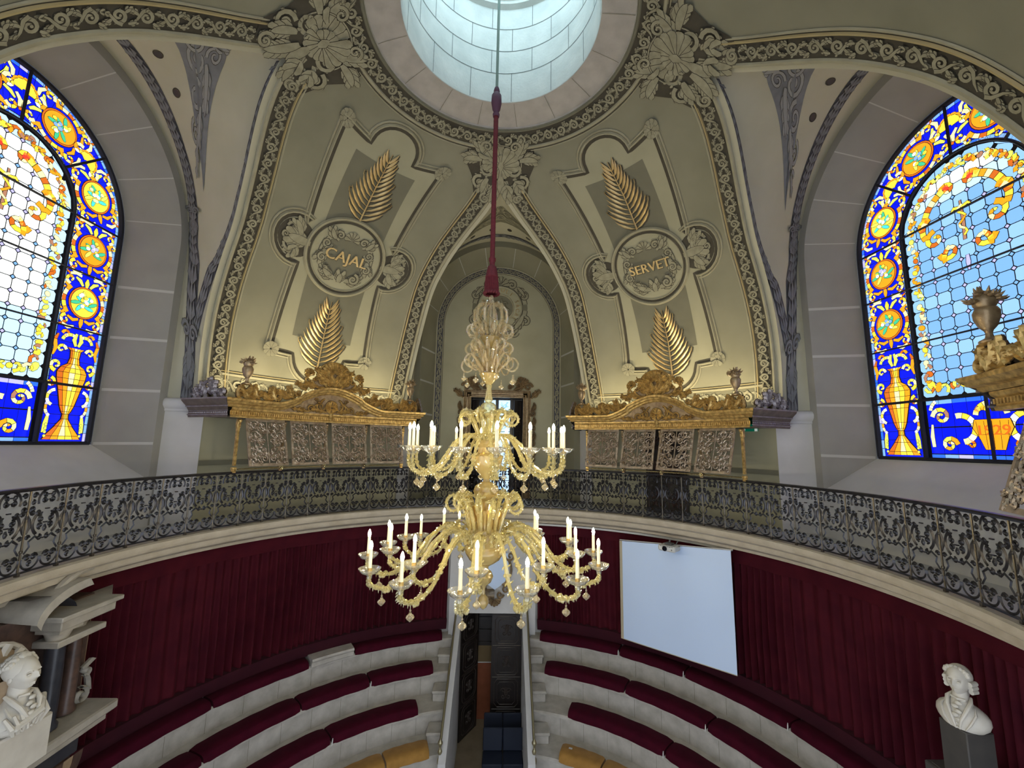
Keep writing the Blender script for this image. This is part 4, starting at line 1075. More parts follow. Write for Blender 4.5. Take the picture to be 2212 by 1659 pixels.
chair(.10, 4.95, 'navy chair, front row of the passage, beside the bare floor', c0)
chair(.57, 4.95, 'navy chair, front row of the passage, against the right parapet', c0)
# pale shield on a carved bracket above the doorway
r = empty('wall_shield', (.06, 5.98, -3.5)); tag(r, 'pale marble shield on a carved bracket above the doorway, behind the chandelier', 'shield plaque')
mb = MB().mat(M_screen); S = [(-.34, .62), (.34, .62), (.36, .2), (.26, -.12), (0, -.3), (-.26, -.12), (-.36, .2)]
mb.add([(x, -.05, z) for x, z in S] + [(x * 1.0, .02, z) for x, z in S], [tuple(range(7)), tuple(range(7, 14))] + [(i, (i + 1) % 7, (i + 1) % 7 + 7, i + 7) for i in range(7)])
mb.build('shield', parent=r, smooth=False)
mb = MB().mat(M_goldold); f = lambda x, y, h: (x, -.05 - h, y)
mb.ribbons(mirrored([spiral(.4, .55, .14, 1.3, pi, 1, .03), arc(0, .2, .43, -1.1, .6, .03), spiral(.3, -.3, .12, 1.3, 0, 1, .03), spiral(.14, -.42, .1, 1.3, 0, -1, .03)]) + shell(0, -.52, .2, -pi / 2, 2.6, 7), f, .03, solid=True)
mb.lathe([(0, -.48), (.1, -.5), (.2, -.42), (.3, -.40), (.44, -.36), (.46, -.33), (.4, -.31), (0, -.31)], 20, (0, 0, 0), -pi, 0)
mb.build('carved_bracket', parent=r)

# ------------------------------------------------------------------ curtains
def curtain(a0, a1, label, name='curtain', z0=-2.09, z1=-4.58, zh=-4.81, R=6.24):
    rnd = random.Random(int(a0 * 7) + 3); L = rad(abs(a1 - a0)) * R; n = int(L / .015)
    ph = []; x = 0; P = []
    root = empty(name, pol(R, (a0 + a1) / 2, z0)); loc = Vector(pol(R, (a0 + a1) / 2, z0))
    # fold phase with irregular spacing
    xs = []; acc = 0
    for i in range(n + 1):
        xs.append(acc); acc += .015 * (1 + .22 * sin(i * .05 + a0) + .15 * sin(i * .021 + 2)) * 2 * pi / .165
    nz = 12
    for i in range(n + 1):
        az = lerp(a0, a1, i / n); row = []
        for j in range(nz + 1):
            t = j / nz; z = lerp(z0 - .26, z1, t)
            fold = sin(xs[i] + .5 * sin(t * 3 + i * .01)) ; amp = lerp(.035, .075, min(1, t * 1.8)) * (.8 + .35 * sin(i * .033 + 1.3 * t))
            second = .018 * sin(xs[i] * .37 + 2 + t * 1.5) * t
            row.append(Vector(pol(R - .09 - abs(amp) * fold - second, az, z)) - loc)
        P.append(row)
    mb = MB().mat(M_velvet); mb.grid(P); mb.build('velvet_drop', parent=root)
    mb = MB().mat(M_velvet); mb.grid([[Vector(pol(R - .13 - .004 * sin(i * .7) - (.012 if z < z0 - .2 else 0), lerp(a0, a1, i / 60), z + .01 * sin(i * .5) * (z < z0 - .2))) - loc for z in (z0, z0 - .15, z0 - .29)] for i in range(61)])
    mb.build('pelmet', parent=root)
    mb = MB().mat(M_velvetd); mb.grid([[Vector(pol(r_, lerp(a0, a1, i / 60), z1 + .05)) - loc for r_ in (R + .04, R - .19)] for i in range(61)]); mb.grid([[Vector(pol(R - .19 + .10 * (z < zh + .05), lerp(a0, a1, i / 60), z)) - loc for z in (z1 + .05, z1 + .01, zh)] for i in range(61)])
    mb.build('hem_band', parent=root)
    tag(root, label, 'curtain', 'wine red velvet curtains'); return root
curtain(-81.5, -11.1, 'long wine red velvet curtain from the doorway to the marble monument')
curtain(11.3, 33, 'short wine red velvet curtain between the doorway and the projection screen')
curtain(33, 56.3, 'wine red velvet curtain hanging behind the projection screen')
curtain(56.3, 106, 'long wine red velvet curtain right of the projection screen, behind the white bust')
# cable tray along the cornice
mb = MB().mat(M_plastic); mb.grid([[pol(r, lerp(11.5, 57, i / 40), z) for r, z in ((5.95, -2.085), (5.95, -2.13), (6.02, -2.13), (6.02, -2.085))] for i in range(41)])
tag(mb.build('cable_rail', smooth=False), 'thin white rail under the balcony edge above the screen', 'curtain rail')

# ------------------------------------------------------------------ projection screen and projector
scr = empty('projection_screen', (4.0, 3.885, -3.35)); tag(scr, 'large blank white projection screen hanging before the curtain', 'projection screen')
pa, pb_ = Vector((3.13, 4.76, 0)), Vector((4.86, 3.02, 0)); mid = Vector((4.0, 3.885, -3.35)); nrm = Vector((-.71, -.70, 0))
def sp(t, z, d=0): p = pa.lerp(pb_, t); return Vector((p.x, p.y, z)) + nrm * d - mid
mb = MB().mat(M_screen); zt = lambda t: lerp(-2.27, -2.06, t); zb_ = lambda t: lerp(-4.48, -4.40, t)
mb.grid([[sp(t / 20, lerp(zb_(t / 20), zt(t / 20), j / 16), .012 * sin(pi * j / 16) * sin(t * .6)) for j in range(17)] for t in range(21)]); mb.build('screen_cloth', parent=scr)
mb = MB().mat(M_screenback); mb.grid([[sp(t, z, -.03) for t in (-.035, .01)] for z in (-2.28, -3.4, -4.50)])
mb.tube([sp(0, zb_(0), 0), sp(1, zb_(1), 0)], .008, 6); plabel(mb.build('screen_edge', parent=scr), 'cream edge strip')
mb = MB().mat(M_plastic); mb.tube([sp(-.03, zt(0) + .012, -.02), sp(1.01, zt(1) + .012, -.02)], .01, 8); mb.build('top_rod', parent=scr)
pj = empty('projector', pol(5.30, 46.5, -2.16), rad(-46.5)); tag(pj, 'small white projector mounted under the balcony edge above the screen', 'projector')
mb = MB().mat(M_plastic); mb.box((0, 0, 0), (.38, .30, .12), bev=.025); mb.build('casing', parent=pj)
mb = MB().mat(M_lens); mb.lathe([(0, 0), (.05, 0), (.055, .01), (.045, .03)], 20); o = mb.build('lens', parent=pj, loc=(-.03, -.152, 0)); o.rotation_euler = (pi / 2, 0, 0)
mb = MB().mat(M_grey)
for i in range(6): mb.box((-.12 + i * .05, -.151, .045), (.03, .004, .008))
mb.box((.12, -.151, -.01), (.025, .004, .025)); mb.build('front_vents', parent=pj)
mb = MB().mat(M_grey); mb.tube([(0, .0, .06), (0, .05, .16)], .02, 8); mb.box((.0, .02, .085), (.16, .14, .03)); mb.tube([(.1, .1, .06), (.13, .16, .14)], .012, 6); mb.build('mount_arm', parent=pj)

# ------------------------------------------------------------------ balcony railing
rl = empty('balcony_railing', (0, 0, 0)); tag(rl, 'curved wrought iron balcony railing of scroll panels running right across the room', 'railing')
RR = 5.38; STEP = 4.865; K0 = -5; zb0, zt0 = -1.60, -.66
mb = MB().mat(M_iron); mb.grid([[pol(r, lerp(-125, 125, i / 140), z) for r, z in ((RR - .035, -.625), (RR - .03, -.605), (RR, -.597), (RR + .03, -.605), (RR + .035, -.625), (RR + .03, -.645), (RR - .03, -.645), (RR - .035, -.625))] for i in range(141)])
plabel(mb.build('handrail', parent=rl), 'dark iron handrail')
mb = MB().mat(M_iron); mb.grid([[pol(r, lerp(-125, 125, i / 140), z) for r, z in ((RR - .012, -1.555), (RR - .012, -1.575), (RR + .012, -1.575), (RR + .012, -1.555), (RR - .012, -1.555))] for i in range(141)])
mb.build('bottom_bar', parent=rl)
pw = rad(STEP) * RR
def iron_panel():
    S = []; w = .0128
    for sx in (-1, 1):
        q = []
        q += [arc(.115, .12, .105, pi * .95, 2 * pi * 1.03, w, 14), spiral(.075, .15, .045, 1.4, pi, -1, w, 12, .9), spiral(.155, .15, .045, 1.4, 0, 1, w, 12, .9), spiral(.115, .09, .035, 1.2, -pi / 2, 1, w, 10, .9)]
        q += [[(.20, .20, w), (.15, .27, w), (.17, .33, w), (.10, .38, w * 1.3), (.06, .35, w)], spiral(.05, .36, .035, 1.3, pi / 2, 1, w, 10, .9), spiral(.19, .38, .03, 1.3, pi, -1, w, 10, .9)]
        q += [arc(0, .53, .155, -.9, 1.0, w * 1.5, 14), spiral(.06, .50, .042, 1.4, -pi / 2, 1, w, 12, .9), spiral(.06, .575, .042, 1.4, pi / 2, -1, w, 12, .9), spiral(.10, .655, .045, 1.3, pi, 1, w, 12, .9)]
        q += [[(.21, .42, .004), (.185, .50, w * 1.8), (.20, .58, w * 1.6), (.225, .64, .004)], spiral(.18, .70, .042, 1.5, -pi / 2, 1, w, 12, .9), spiral(.17, .66, .03, 1.2, 0, -1, w, 10, .9)]
        q += [arc(.0, .80, .125, -.35, 1.35, w * 1.3, 12), spiral(.05, .80, .038, 1.4, pi, 1, w, 11, .9), spiral(.055, .86, .033, 1.3, -pi / 2, -1, w, 10, .9), spiral(.175, .86, .035, 1.4, pi, -1, w, 11, .9), spiral(.185, .78, .03, 1.2, pi / 2, 1, w, 10, .9)]
        q += [[(.0, .43, w), (.02, .46, w), (.0, .5, w)]]
        S += xf(q, sx, 1)
    mb = MB(); mb.mat(M_iron)
    f = lambda x, y, h: (x * (pw / .47), -h, zb0 + .04 + y)
    mb.ribbons(S, f, .011, solid=True)
    for x, y in ((0, .53), (0, .35), (0, .69), (0, .86)):
        mb.box((x, 0, zb0 + .04 + y), (.04, .022, .014))
    return mb
p0 = iron_panel().build('scroll_panel', parent=rl)
mb = MB().mat(M_ironwarm); mb.tube([(0, 0, -1.60), (0, 0, -.64)], .011, 6)
for z in (-1.33, -.95): mb.box((0, 0, z), (.03, .03, .035), bev=.006)
mb.box((0, 0, -1.58), (.035, .035, .04))
post0 = mb.build('rail_post', parent=rl)
k = 0; first = True
for i in range(46):
    az = -101.2 + STEP * i
    if az > 117: break
    a = az + STEP / 2
    warm = abs(a) < 55
    rr = RR * cos(rad(STEP / 2))
    o = p0 if first else p0.copy(); q = post0 if first else post0.copy()
    if not first: COL.objects.link(o); COL.objects.link(q); o.parent = rl; q.parent = rl
    o.location = pol(rr, a, 0); o.rotation_euler = (0, 0, -rad(a)); q.location = pol(RR, az, 0); q.rotation_euler = (0, 0, -rad(az)); first = False

# ------------------------------------------------------------------ gilded canopies
def make_canopy(label):
    r = empty('gilded_canopy', (0, 0, -.6)); tag(r, label, 'canopy', 'gilded canopies over the balcony')
    kids = []
    def cm(s, z, d): # s metres along at R 5.25 (0 = centre, local +y radial), d inward
        a = math.degrees(s / 5.25); x, y, _ = pol(5.25 - d, a, 0); return (x, y, z + .6)
    H = 2.06
    def zt_(s): 
        t = abs(s) / 1.12
        return .40 * (.5 + .5 * cos(pi * min(1, t))) ** .8 + (.03 if abs(s) < .62 else 0)
    def arch_off(s): return zt_(s)
    # frieze
    def build(mb, n): o = mb.build(n, parent=r); kids.append(o); return o
    mb = MB().mat(M_gold); N = 80
    mb.grid([[cm(lerp(-H, H, i / N), z, d) for z, d in ((.40, .0), (.40, .05), (.43, .06), (.45, .04), (.52, .04), (.54, .07), (.56, .08), (.58, .08))] for i in range(N + 1)])
    nb = 90
    for i in range(nb): 
        s = lerp(-H + .03, H - .03, i / (nb - 1)); mb.box(cm(s, .485, .055), (.022, .03, .05), rot=Matrix.Rotation(-s / 5.25, 3, 'Z'))
    build(mb, 'frieze')
    mb = MB().mat(M_gold)
    mb.grid([[cm(lerp(-H - d, H + d, i / 120) * 1., z + arch_off(lerp(-H, H, i / 120)), d) for z, d in ((.585, .08), (.60, .10), (.63, .11), (.65, .16), (.68, .17), (.70, .20), (.735, .205), (.75, .19), (.75, .0))] for i in range(121)])
    o = build(mb, 'cornice')
    mb = MB().mat(M_goldold); M = 60
    mb.grid([[cm(lerp(-1.12, 1.12, i / M), lerp(.57, .60 + arch_off(lerp(-1.12, 1.12, i / M)), q), .06) for q in (0, .5, 1)] for i in range(M + 1)])
    S = mirrored([spiral(.25, .74, .12, 1.4, pi, 1, .022), spiral(.46, .68, .09, 1.4, pi, -1, .02), spiral(.68, .66, .06, 1.3, pi, 1, .016), arc(.1, .76, .16, -.8, 1.2, .02), spiral(.33, .87, .05, 1.2, 0, 1, .014)] + leaf(.12, .62, .3, .35, .09, -.3, 3) + leaf(.5, .62, .1, .4, .08, 0, 3) + leaf(.2, .85, -.5, .3, .07, -.2, 2)) + shell(0, .72, .15, pi / 2, 5.5, 13) + [arc(0, .74, .13, 0, 2 * pi, .014, 20)]
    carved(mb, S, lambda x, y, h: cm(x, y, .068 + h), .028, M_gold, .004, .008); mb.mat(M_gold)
    mb.ribbons([[(0, .44, .02), (0, .52, .045), (0, .60, .03)], [(-.05, .5, .02), (0, .47, .03), (.05, .5, .02)]], lambda x, y, h: cm(x, y, .10 + h), .03)
    build(mb, 'tympanum')
    # cresting
    def cr(S, nm, d=.10, m=M_gold):
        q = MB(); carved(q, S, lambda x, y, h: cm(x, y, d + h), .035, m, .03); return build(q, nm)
    top = .75
    S = []
    cz = lambda s: top + arch_off(s)
    half = []
    # centre piece
    half += [spiral(.12, 1.24, .10, 1.4, -pi / 2, 1, .030), spiral(.27, 1.30, .11, 1.5, pi, -1, .034), spiral(.34, 1.46, .09, 1.4, pi / 2, 1, .028), spiral(.13, 1.47, .10, 1.4, pi, -1, .03), spiral(.5, 1.20, .09, 1.4, pi, 1, .028), arc(.3, 1.36, .22, -1.9, -.3, .03), spiral(.42, 1.34, .06, 1.3, 0, -1, .022)]
    half += leaf(.05, 1.22, .5, .45, .13, .3, 3) + leaf(.2, 1.2, .9, .5, .12, .3, 3) + leaf(.4, 1.16, .3, .3, .1, -.4, 3) + leaf(.1, 1.3, 1.3, .4, .12, .2, 3)
    half += xf(shell(0, 0, .13, pi / 2, 3.2, 7), 1, 1, .57, 1.42, -.35)
    half += [arc(.5, 1.3, .12, .0, 1.8, .024), spiral(.60, 1.28, .07, 1.2, pi / 2, -1, .024)]
    S = mirrored(half) + xf(shell(0, 0, .30, pi / 2, 2.9, 13), 1.25, 1, 0, 1.45) + [[(x * 1.27, y, w) for x, y, w in arc(0, 1.45, .285, .2, pi - .2, .018, 20)]] + leaf(0, 1.12, pi / 2, .3, .16, 0, 3)
    cr(S, 'central_cresting', .12)
    bk = MB().mat(M_goldold); pts = [(-.52, 1.10), (-.42, 1.34), (-.34, 1.5), (0, 1.6), (.34, 1.5), (.42, 1.34), (.52, 1.1), (0, 1.12)]
    bk.add([cm(x, y, .10) for x, y in pts], [tuple(range(8))]); build(bk, 'crest_backing')
    half = []
    for s0, sc_, hh in ((.86, 1.0, 1), (1.22, 1.05, 1), (1.58, 1., 1)):
        b = cz(s0) + .02
        half += [spiral(s0, b + .09, .085 * sc_, 1.5, -pi / 2, 1 if s0 != 1.22 else -1, .026), arc(s0 + .16, b + .14, .14, pi * 1.05, pi * 1.9, .028), spiral(s0 + .17, b + .1, .05, 1.2, pi, -1, .02)]
        half += leaf(s0 + .02, b, 1.0, .30, .12, .3, 3) + leaf(s0 + .12, b + .01, .7, .28, .11, -.6, 3)
    half += xf(shell(0, 0, .13, pi / 2, 3.0, 7), 1, 1, 1.32, top + .18, -.1) + [spiral(.66, 1.12, .08, 1.4, 0, 1, .026), spiral(.78, .98, .07, 1.4, 0, -1, .024)] + leaf(.62, 1.05, .8, .3, .1, -.5, 3)
    cr(half, 'side_cresting', .12); cr(xf(half, -1, 1), 'side_cresting', .12)
    # urn pedestals and urns
    for sx in (-1, 1):
        q = MB().mat(M_gold)
        S = mirrored([spiral(.10, .08, .085, 1.5, -pi / 2, 1, .026), spiral(.07, .19, .05, 1.3, 0, 1, .02), arc(.0, .1, .17, -.5, .9, .022)] + leaf(0, 0, 1.1, .3, .1, 0, 2)) + [[(-.08, .27, .012), (.08, .27, .012)]]
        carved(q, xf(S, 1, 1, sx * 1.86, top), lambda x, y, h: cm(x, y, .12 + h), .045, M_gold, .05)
        build(q, 'scroll_pedestal')
        c = cm(sx * 1.86, 0, .12)
        q = MB().mat(M_goldold); q.lathe([(.0, 0), (.07, 0), (.075, .02), (.03, .05), (.022, .09), (.03, .12), (.06, .16), (.085, .24), (.088, .30), (.07, .34), (.05, .35), (0, .34)], 16, (c[0], c[1], 1.04 - .0 + .58), flute=(.12, 10))
        u = build(q, 'urn')
        rnd = random.Random(4)
        q = MB().mat(M_goldold)
        for i in range(26):
            a = rnd.uniform(0, 2 * pi); e = rnd.uniform(-.1, 1.4); rr = .105
            p = Vector((c[0] + rr * cos(e) * cos(a), c[1] + rr * cos(e) * sin(a), 1.62 + .40 + rr * sin(e) * .9)); q.sphere(p, .030, 6, 5, (1, 1, .6))
            d = Vector((cos(e) * cos(a), cos(e) * sin(a), sin(e))); q.tube([p, p + d * .03, p + d * .055 + Vector((0, 0, .01))], [.016, .012, .002], 4)
        q.sphere((c[0], c[1], 2.02), .09, 10, 8); q2 = q.build('flower_bunch', parent=u)
        reg(u, q2)
    # side returns
    for sx in (-1, 1):
        a = sx * H
        q = MB().mat(M_wooddark)
        def sm(z, d, t): # t 0 front .. 1 wall
            an = math.degrees(a / 5.25); R_ = lerp(5.25 - d, 6.28, t); x, y, _ = pol(R_, an, 0); ex, ey, _ = pol(1, an + 90 * sx, 0); return (x + ex * d, y + ey * d, z + .6)
        q.grid([[sm(z, d, t) for z, d in ((.40, .0), (.40, .05), (.44, .06), (.52, .05), (.56, .08), (.60, .10), (.65, .15), (.70, .20), (.735, .205), (.75, .19), (.75, 0))] for t in (0, .5, 1)])
        q.mat(M_silver)
        for z_, d_, r_ in ((.445, .065, .012), (.60, .11, .014), (.735, .205, .016), (.52, .055, .008)): q.tube([sm(z_, d_, t) for t in (0, .5, 1)], r_, 6)
        for k_ in range(22): q.sphere(sm(.485, .06, (k_ + .5) / 22), .016, 5, 4)
        build(q, 'side_cornice')
        q = MB().mat(M_silver)
        S = [spiral(.15, .10, .09, 1.5, -pi / 2, 1, .03), spiral(.42, .14, .11, 1.5, pi, -1, .034), spiral(.68, .08, .08, 1.4, -pi / 2, 1, .028), spiral(.88, .06, .05, 1.3, 0, 1, .022), arc(.5, .1, .22, .3, 2.2, .03)] + leaf(.3, .0, 1.2, .34, .12, .4, 3) + leaf(.55, .0, 1.2, .36, .13, -.5, 3) + leaf(.8, 0, 1.6, .2, .1, -.6, 3) + leaf(.4, .15, 1.0, .25, .1, .5, 3) + leaf(.1, 0, .7, .2, .1, 0, 2)
        def sf(x, y, h): p = Vector(sm(.75 + y, .1, x / 1.0 * .95)); an = rad(math.degrees(a / 5.25) + 90 * sx); return p + Vector((sin(an), cos(an), 0)) * h
        carved(q, S, sf, .045, M_silver, .04); build(q, 'side_cresting_bluelit')
    # ceiling of the canopy
    q = MB().mat(M_wooddark); q.grid([[cm(lerp(-H, H, i / 30), .42, d) for d in (.02, -.5, -1.02)] for i in range(31)]); q.grid([[cm(lerp(-H, H, i / 30), .745, d) for d in (.0, -.5, -1.02)] for i in range(31)]); build(q, 'canopy_roof')
    # posts
    PA = [-19.4, -9.75, 0, 9.75, 19.4]
    for i, a in enumerate(PA):
        q = MB().mat(M_goldold if i not in (0, 4) else M_gold); x, y, _ = pol(5.36, a, 0)
        rt = Matrix.Rotation(-rad(a), 3, 'Z')
        q.box((x, y, .50), (.045, .045, .78), rot=rt); q.box((x, y, .06), (.08, .08, .05), rot=rt, bev=.01); q.box((x, y, .03), (.06, .06, .10), rot=rt)
        q.box((x, y, .90), (.07, .07, .18), rot=rt, bev=.012); q.sphere(pol(5.31, a, .95), .035, 8, 6); q.sphere(pol(5.31, a, .87), .022, 8, 6); q.sphere((x, y, .015), .045, 10, 6, (1, 1, .5))
        build(q, 'canopy_post')
    # brass rods on bracket rosettes
    for i in range(4):
        if i in (1, 3) or True:
            q = MB().mat(M_brass); a0_, a1_ = PA[i] + .6, PA[i + 1] - .6
            q.tube([pol(5.33, lerp(a0_, a1_, k_ / 8), .045) for k_ in range(9)], .014, 8); build(q, 'brass_rod')
    for a in PA[1:4]:
        q = MB().mat(M_brass)
        for k_ in range(6): q.sphere(Vector(pol(5.31, a, .045)) + Vector((.03 * cos(k_ * 1.05) * cos(rad(a)), 0, .03 * sin(k_ * 1.05))), .016, 6, 5)
        q.sphere(pol(5.28, a, .045), .02, 8, 6); build(q, 'rod_rosette')
    # tilted pierced panels
    for i in range(4):
        am = (PA[i] + PA[i + 1]) / 2; hw = .385; Hh = .93; tilt = .30
        x, y, _ = pol(5.24, am, 0)
        rt = Matrix.Rotation(-rad(am), 3, 'Z') @ Matrix.Rotation(-tilt, 3, 'X')
        org = Vector((x, y, .995))
        f = lambda u, v, h: org + rt @ Vector((u, -h, v))
        q = MB().mat(M_lattice)
        for (u0, v0, u1, v1) in ((-hw, 0, hw, -.05), (-hw, -Hh + .05, hw, -Hh), (-hw, -.05, -hw + .045, -Hh + .05), (hw - .045, -.05, hw, -Hh + .05)):
            c = f((u0 + u1) / 2, (v0 + v1) / 2, 0); q.box(c, (abs(u1 - u0), .025, abs(v1 - v0)), rot=rt)
        fr_ = q.build('pierced_panel', parent=r); kids.append(fr_)
        q = MB().mat(M_lattice); S = []
        half = []
        rnd = random.Random(11)
        for (cx_, cy_, rr, a_, sg_) in ((.09, -.14, .07, 0, 1), (.24, -.13, .08, pi, 1), (.10, -.29, .07, pi / 2, -1), (.26, -.31, .085, pi, -1), (.08, -.44, .07, -pi / 2, 1), (.2, -.5, .1, pi / 2, 1), (.1, -.62, .08, 0, -1), (.27, -.68, .07, pi, 1), (.09, -.79, .07, pi / 2, 1), (.24, -.82, .07, 0, -1), (.31, -.44, .05, 0, 1), (.33, -.22, .045, pi / 2, 1), (.33, -.76, .045, -pi / 2, 1), (.04, -.22, .04, 0, -1), (.04, -.70, .04, 0, 1), (.32, -.36, .035, 0, -1), (.13, -.47, .05, 0, 1), (.24, -.41, .04, pi, 1), (.24, -.6, .04, pi, -1), (.16, -.87, .04, 0, 1), (.17, -.08, .04, 0, -1), (.33, -.1, .04, pi, -1), (.33, -.86, .04, pi, 1), (.30, -.57, .04, pi, 1), (.17, -.21, .05, 0, 1), (.16, -.38, .045, pi, -1), (.17, -.72, .05, pi, 1)):
            half.append(spiral(cx_, cy_, rr, 1.3, a_, sg_, .014, 12, .7)); half += leaf(cx_, cy_, a_ + 1, rr * 1.3, .05, .4, 1)
        half += [arc(0, -.47, .25, -1.3, 1.1, .014), arc(0, -.47, .17, -1.2, 1.2, .012)]
        S = mirrored(half) + [[(0, -.05, .012), (0, -.3, .016), (0, -.6, .012), (0, -.88, .012)]]
        carved(q, S, f, .014, M_lattice, .008, .003); s_ = q.build('pierced_scrolls', parent=fr_); reg(fr_, s_)
    reg(r, *kids)
    return r
can = make_canopy('gilded rococo canopy over the balcony left of the chandelier')
can.rotation_euler = (0, 0, rad(45))
def copy_thing(o, rotz, label):
    c = o.copy(); COL.objects.link(c); c.rotation_euler = (0, 0, rotz); c['label'] = label
    for ch in ALL_CHILDREN[o.name]: copy_part(ch, c)
    return c
copy_thing(can, rad(-45), 'gilded rococo canopy over the balcony right of the chandelier')
copy_thing(can, rad(-134.2), 'gilded canopy end and urn cut off by the right edge of the picture')
# exit sign on the drum wall
ex = empty('exit_sign', pol(6.22, 60.6, .44), rad(-60.6)); tag(ex, 'green emergency exit sign with running figure and arrow under the right canopy', 'exit sign')
mb = MB().mat(M_signg); mb.box((0, 0, 0), (.36, .03, .15)); mb.mat(M_signw); mb.box((.150, -.017, 0), (.06, .004, .148)); mb.build('sign_plate', parent=ex, smooth=False)
mb = MB().mat(M_signw); f = lambda x, y, h: (x, -.018 - h, y)
mb.ribbons([[(-.09, .035, .012), (-.105, .0, .013), (-.11, -.02, .01)], [(-.11, -.02, .009), (-.08, -.03, .009), (-.085, -.06, .006)], [(-.11, -.02, .009), (-.13, -.04, .008), (-.16, -.045, .006)], [(-.09, .03, .006), (-.06, .01, .006), (-.04, .015, .004)], [(-.09, .03, .006), (-.125, .025, .006), (-.14, .0, .004)], [(-.02, .0, .006), (.08, .0, .006)], [(.055, .02, .005), (.09, .0, .006), (.055, -.02, .005)]], f, 0)
mb.grid([[f(-.082 + r_ * cos(i * .6283), .055 + r_ * sin(i * .6283), 0) for r_ in (0, .013)] for i in range(10)], True); mb.build('running_figure', parent=ex)
# dark carved door behind the rail on the right
dd = empty('door_3', pol(6.24, 42.5, -1.6), rad(-42.5)); tag(dd, 'dark carved door in the drum wall behind the right canopy', 'door', kind='structure')
mb = MB().mat(M_black); mb.box((0, 0, 1.08), (1.02, .05, 2.16)); lf = mb.build('door_leaf', parent=dd, smooth=False)
mb = MB().mat(M_browm); f = lambda x, y, h: (x, -.03 - h, y)
for x in (-.25, .25):
    for z in (.35, 1.05, 1.7):
        mb.ribbons(xf(acanthus_cluster(.2, 5, 2, .016), 1, 1.2, x, z), f, .02)
    mb.tube([(x - .2, -.03, .1), (x + .2, -.03, .1), (x + .2, -.03, 2.05), (x - .2, -.03, 2.05), (x - .2, -.03, .1)], .012, 5)
mb.build('door_carving', parent=lf)

# ------------------------------------------------------------------ niche opening with gilt frame
wn = empty('window_4', (0, 7.1, -1.6)); tag(wn, 'shuttered niche window with pale panes, half hidden by the chandelier', 'window', kind='structure')
mb = MB().mat(M_black)
mb.quad((-.85, .5, 0), (.85, .5, 0), (.85, .5, 3.1), (-.85, .5, 3.1))
for x in (-.8, .8): mb.quad((x, 0, 0), (x, .5, 0), (x, .5, 3.1), (x, 0, 3.1))
mb.quad((-.8, 0, 3.03), (.8, 0, 3.03), (.8, .5, 3.03), (-.8, .5, 3.03))
mb.build('dark_embrasure', parent=wn, smooth=False)
for sx in (-1, 1):
    q = MB().mat(M_black); q.box((sx * .65, .15, 1.5), (.28, .03, 2.9), rot=Matrix.Rotation(sx * .5, 3, 'Z')); q.mat(M_blackhi)
    for z in (.4, 1.3, 2.2): q.tube([(sx * .65 - .07, .11, z), (sx * .65 + .07, .11, z), (sx * .65 + .07, .11, z + .7), (sx * .65 - .07, .11, z + .7), (sx * .65 - .07, .11, z)], .006, 5)
    q.build('shutter', parent=wn, smooth=False)
for sx in (-1, 1):
    for k in range(6):
        q = MB().mat(M_pane); x0, x1 = (sx * .05, sx * .42); z1 = 2.98 - k * .5; q.quad((x0, .40, z1 - .48), (x1, .40, z1 - .48), (x1, .40, z1), (x0, .40, z1))
        q.mat(M_panecrack); rnd = random.Random(k * 3 + sx)
        S = [[(sx * rnd.uniform(.1, .38), z1 - rnd.uniform(.05, .43), .012) for _ in range(3)] for _ in range(5)]
        q.ribbons(S, lambda x, y, h: (x, .395 - h, y), .0)
        q.build('pane', parent=wn, smooth=False)
q = MB().mat(M_black)
for x in (-.44, 0, .44): q.box((x, .39, 1.5), (.06, .05, 3.0))
for k in range(6): q.box((0, .39, 2.99 - k * .5), (.9, .03, .02))
q.build('glazing_frame', parent=wn, smooth=False)
gf = empty('gilt_frame', (0, 7.08, .4)); tag(gf, 'tarnished gilt carved frame around the niche window behind the chandelier', 'frame')
q = MB().mat(M_goldold)
for r0, y0 in ((.83, -.02), (.88, -.04), (.95, -.06), (1.0, -.03)):
    q.tube([(-r0, y0, -2.0), (-r0, y0, 1.02 + (r0 - .8)), (r0, y0, 1.02 + (r0 - .8)), (r0, y0, -2.0)], .028, 6)
q.grid([[(x, -.02, z) for x in (s * .8, s * 1.04)] for s in (-1,) for z in (-2, 1.2)]); q.grid([[(x, -.02, z) for x in (.8, 1.04)] for z in (-2, 1.2)]); q.grid([[(x, -.02, z) for x in (-1.04, 1.04)] for z in (1.02, 1.25)])
q.build('frame_moulding', parent=gf)
q = MB().mat(M_goldold); half = []
for z in (-1.3, -.85, -.35, .1, .55): half += [spiral(1.1, z, .10, 1.4, pi, 1 if int(z * 10) % 2 else -1, .026), arc(1.02, z + .2, .16, -.9, .9, .024)] + leaf(1.05, z + .05, .9, .25, .09, .5, 3)
half += [spiral(.95, 1.36, .14, 1.4, 0, 1, .034), spiral(.66, 1.4, .1, 1.4, pi, -1, .03), spiral(.4, 1.34, .09, 1.4, 0, 1, .026), spiral(1.14, 1.12, .11, 1.4, pi / 2, -1, .03)] + leaf(.7, 1.25, 1.2, .42, .16, -.3, 3) + leaf(.5, 1.25, .4, .3, .1, 0, 3) + leaf(1.05, 1.0, 1.0, .4, .12, -.6, 3) + xf(shell(0, 0, .15, pi / 2, 3, 7), 1, 1, .72, 1.52)
carved(q, half, lambda x, y, h: (x, -.05 - h, y), .045, M_goldold, .03); q.build('carved_crest', parent=gf)
q = MB().mat(M_goldold); carved(q, xf(half, -1, 1), lambda x, y, h: (x, -.05 - h, y), .045, M_goldold, .03); q.build('carved_crest', parent=gf)

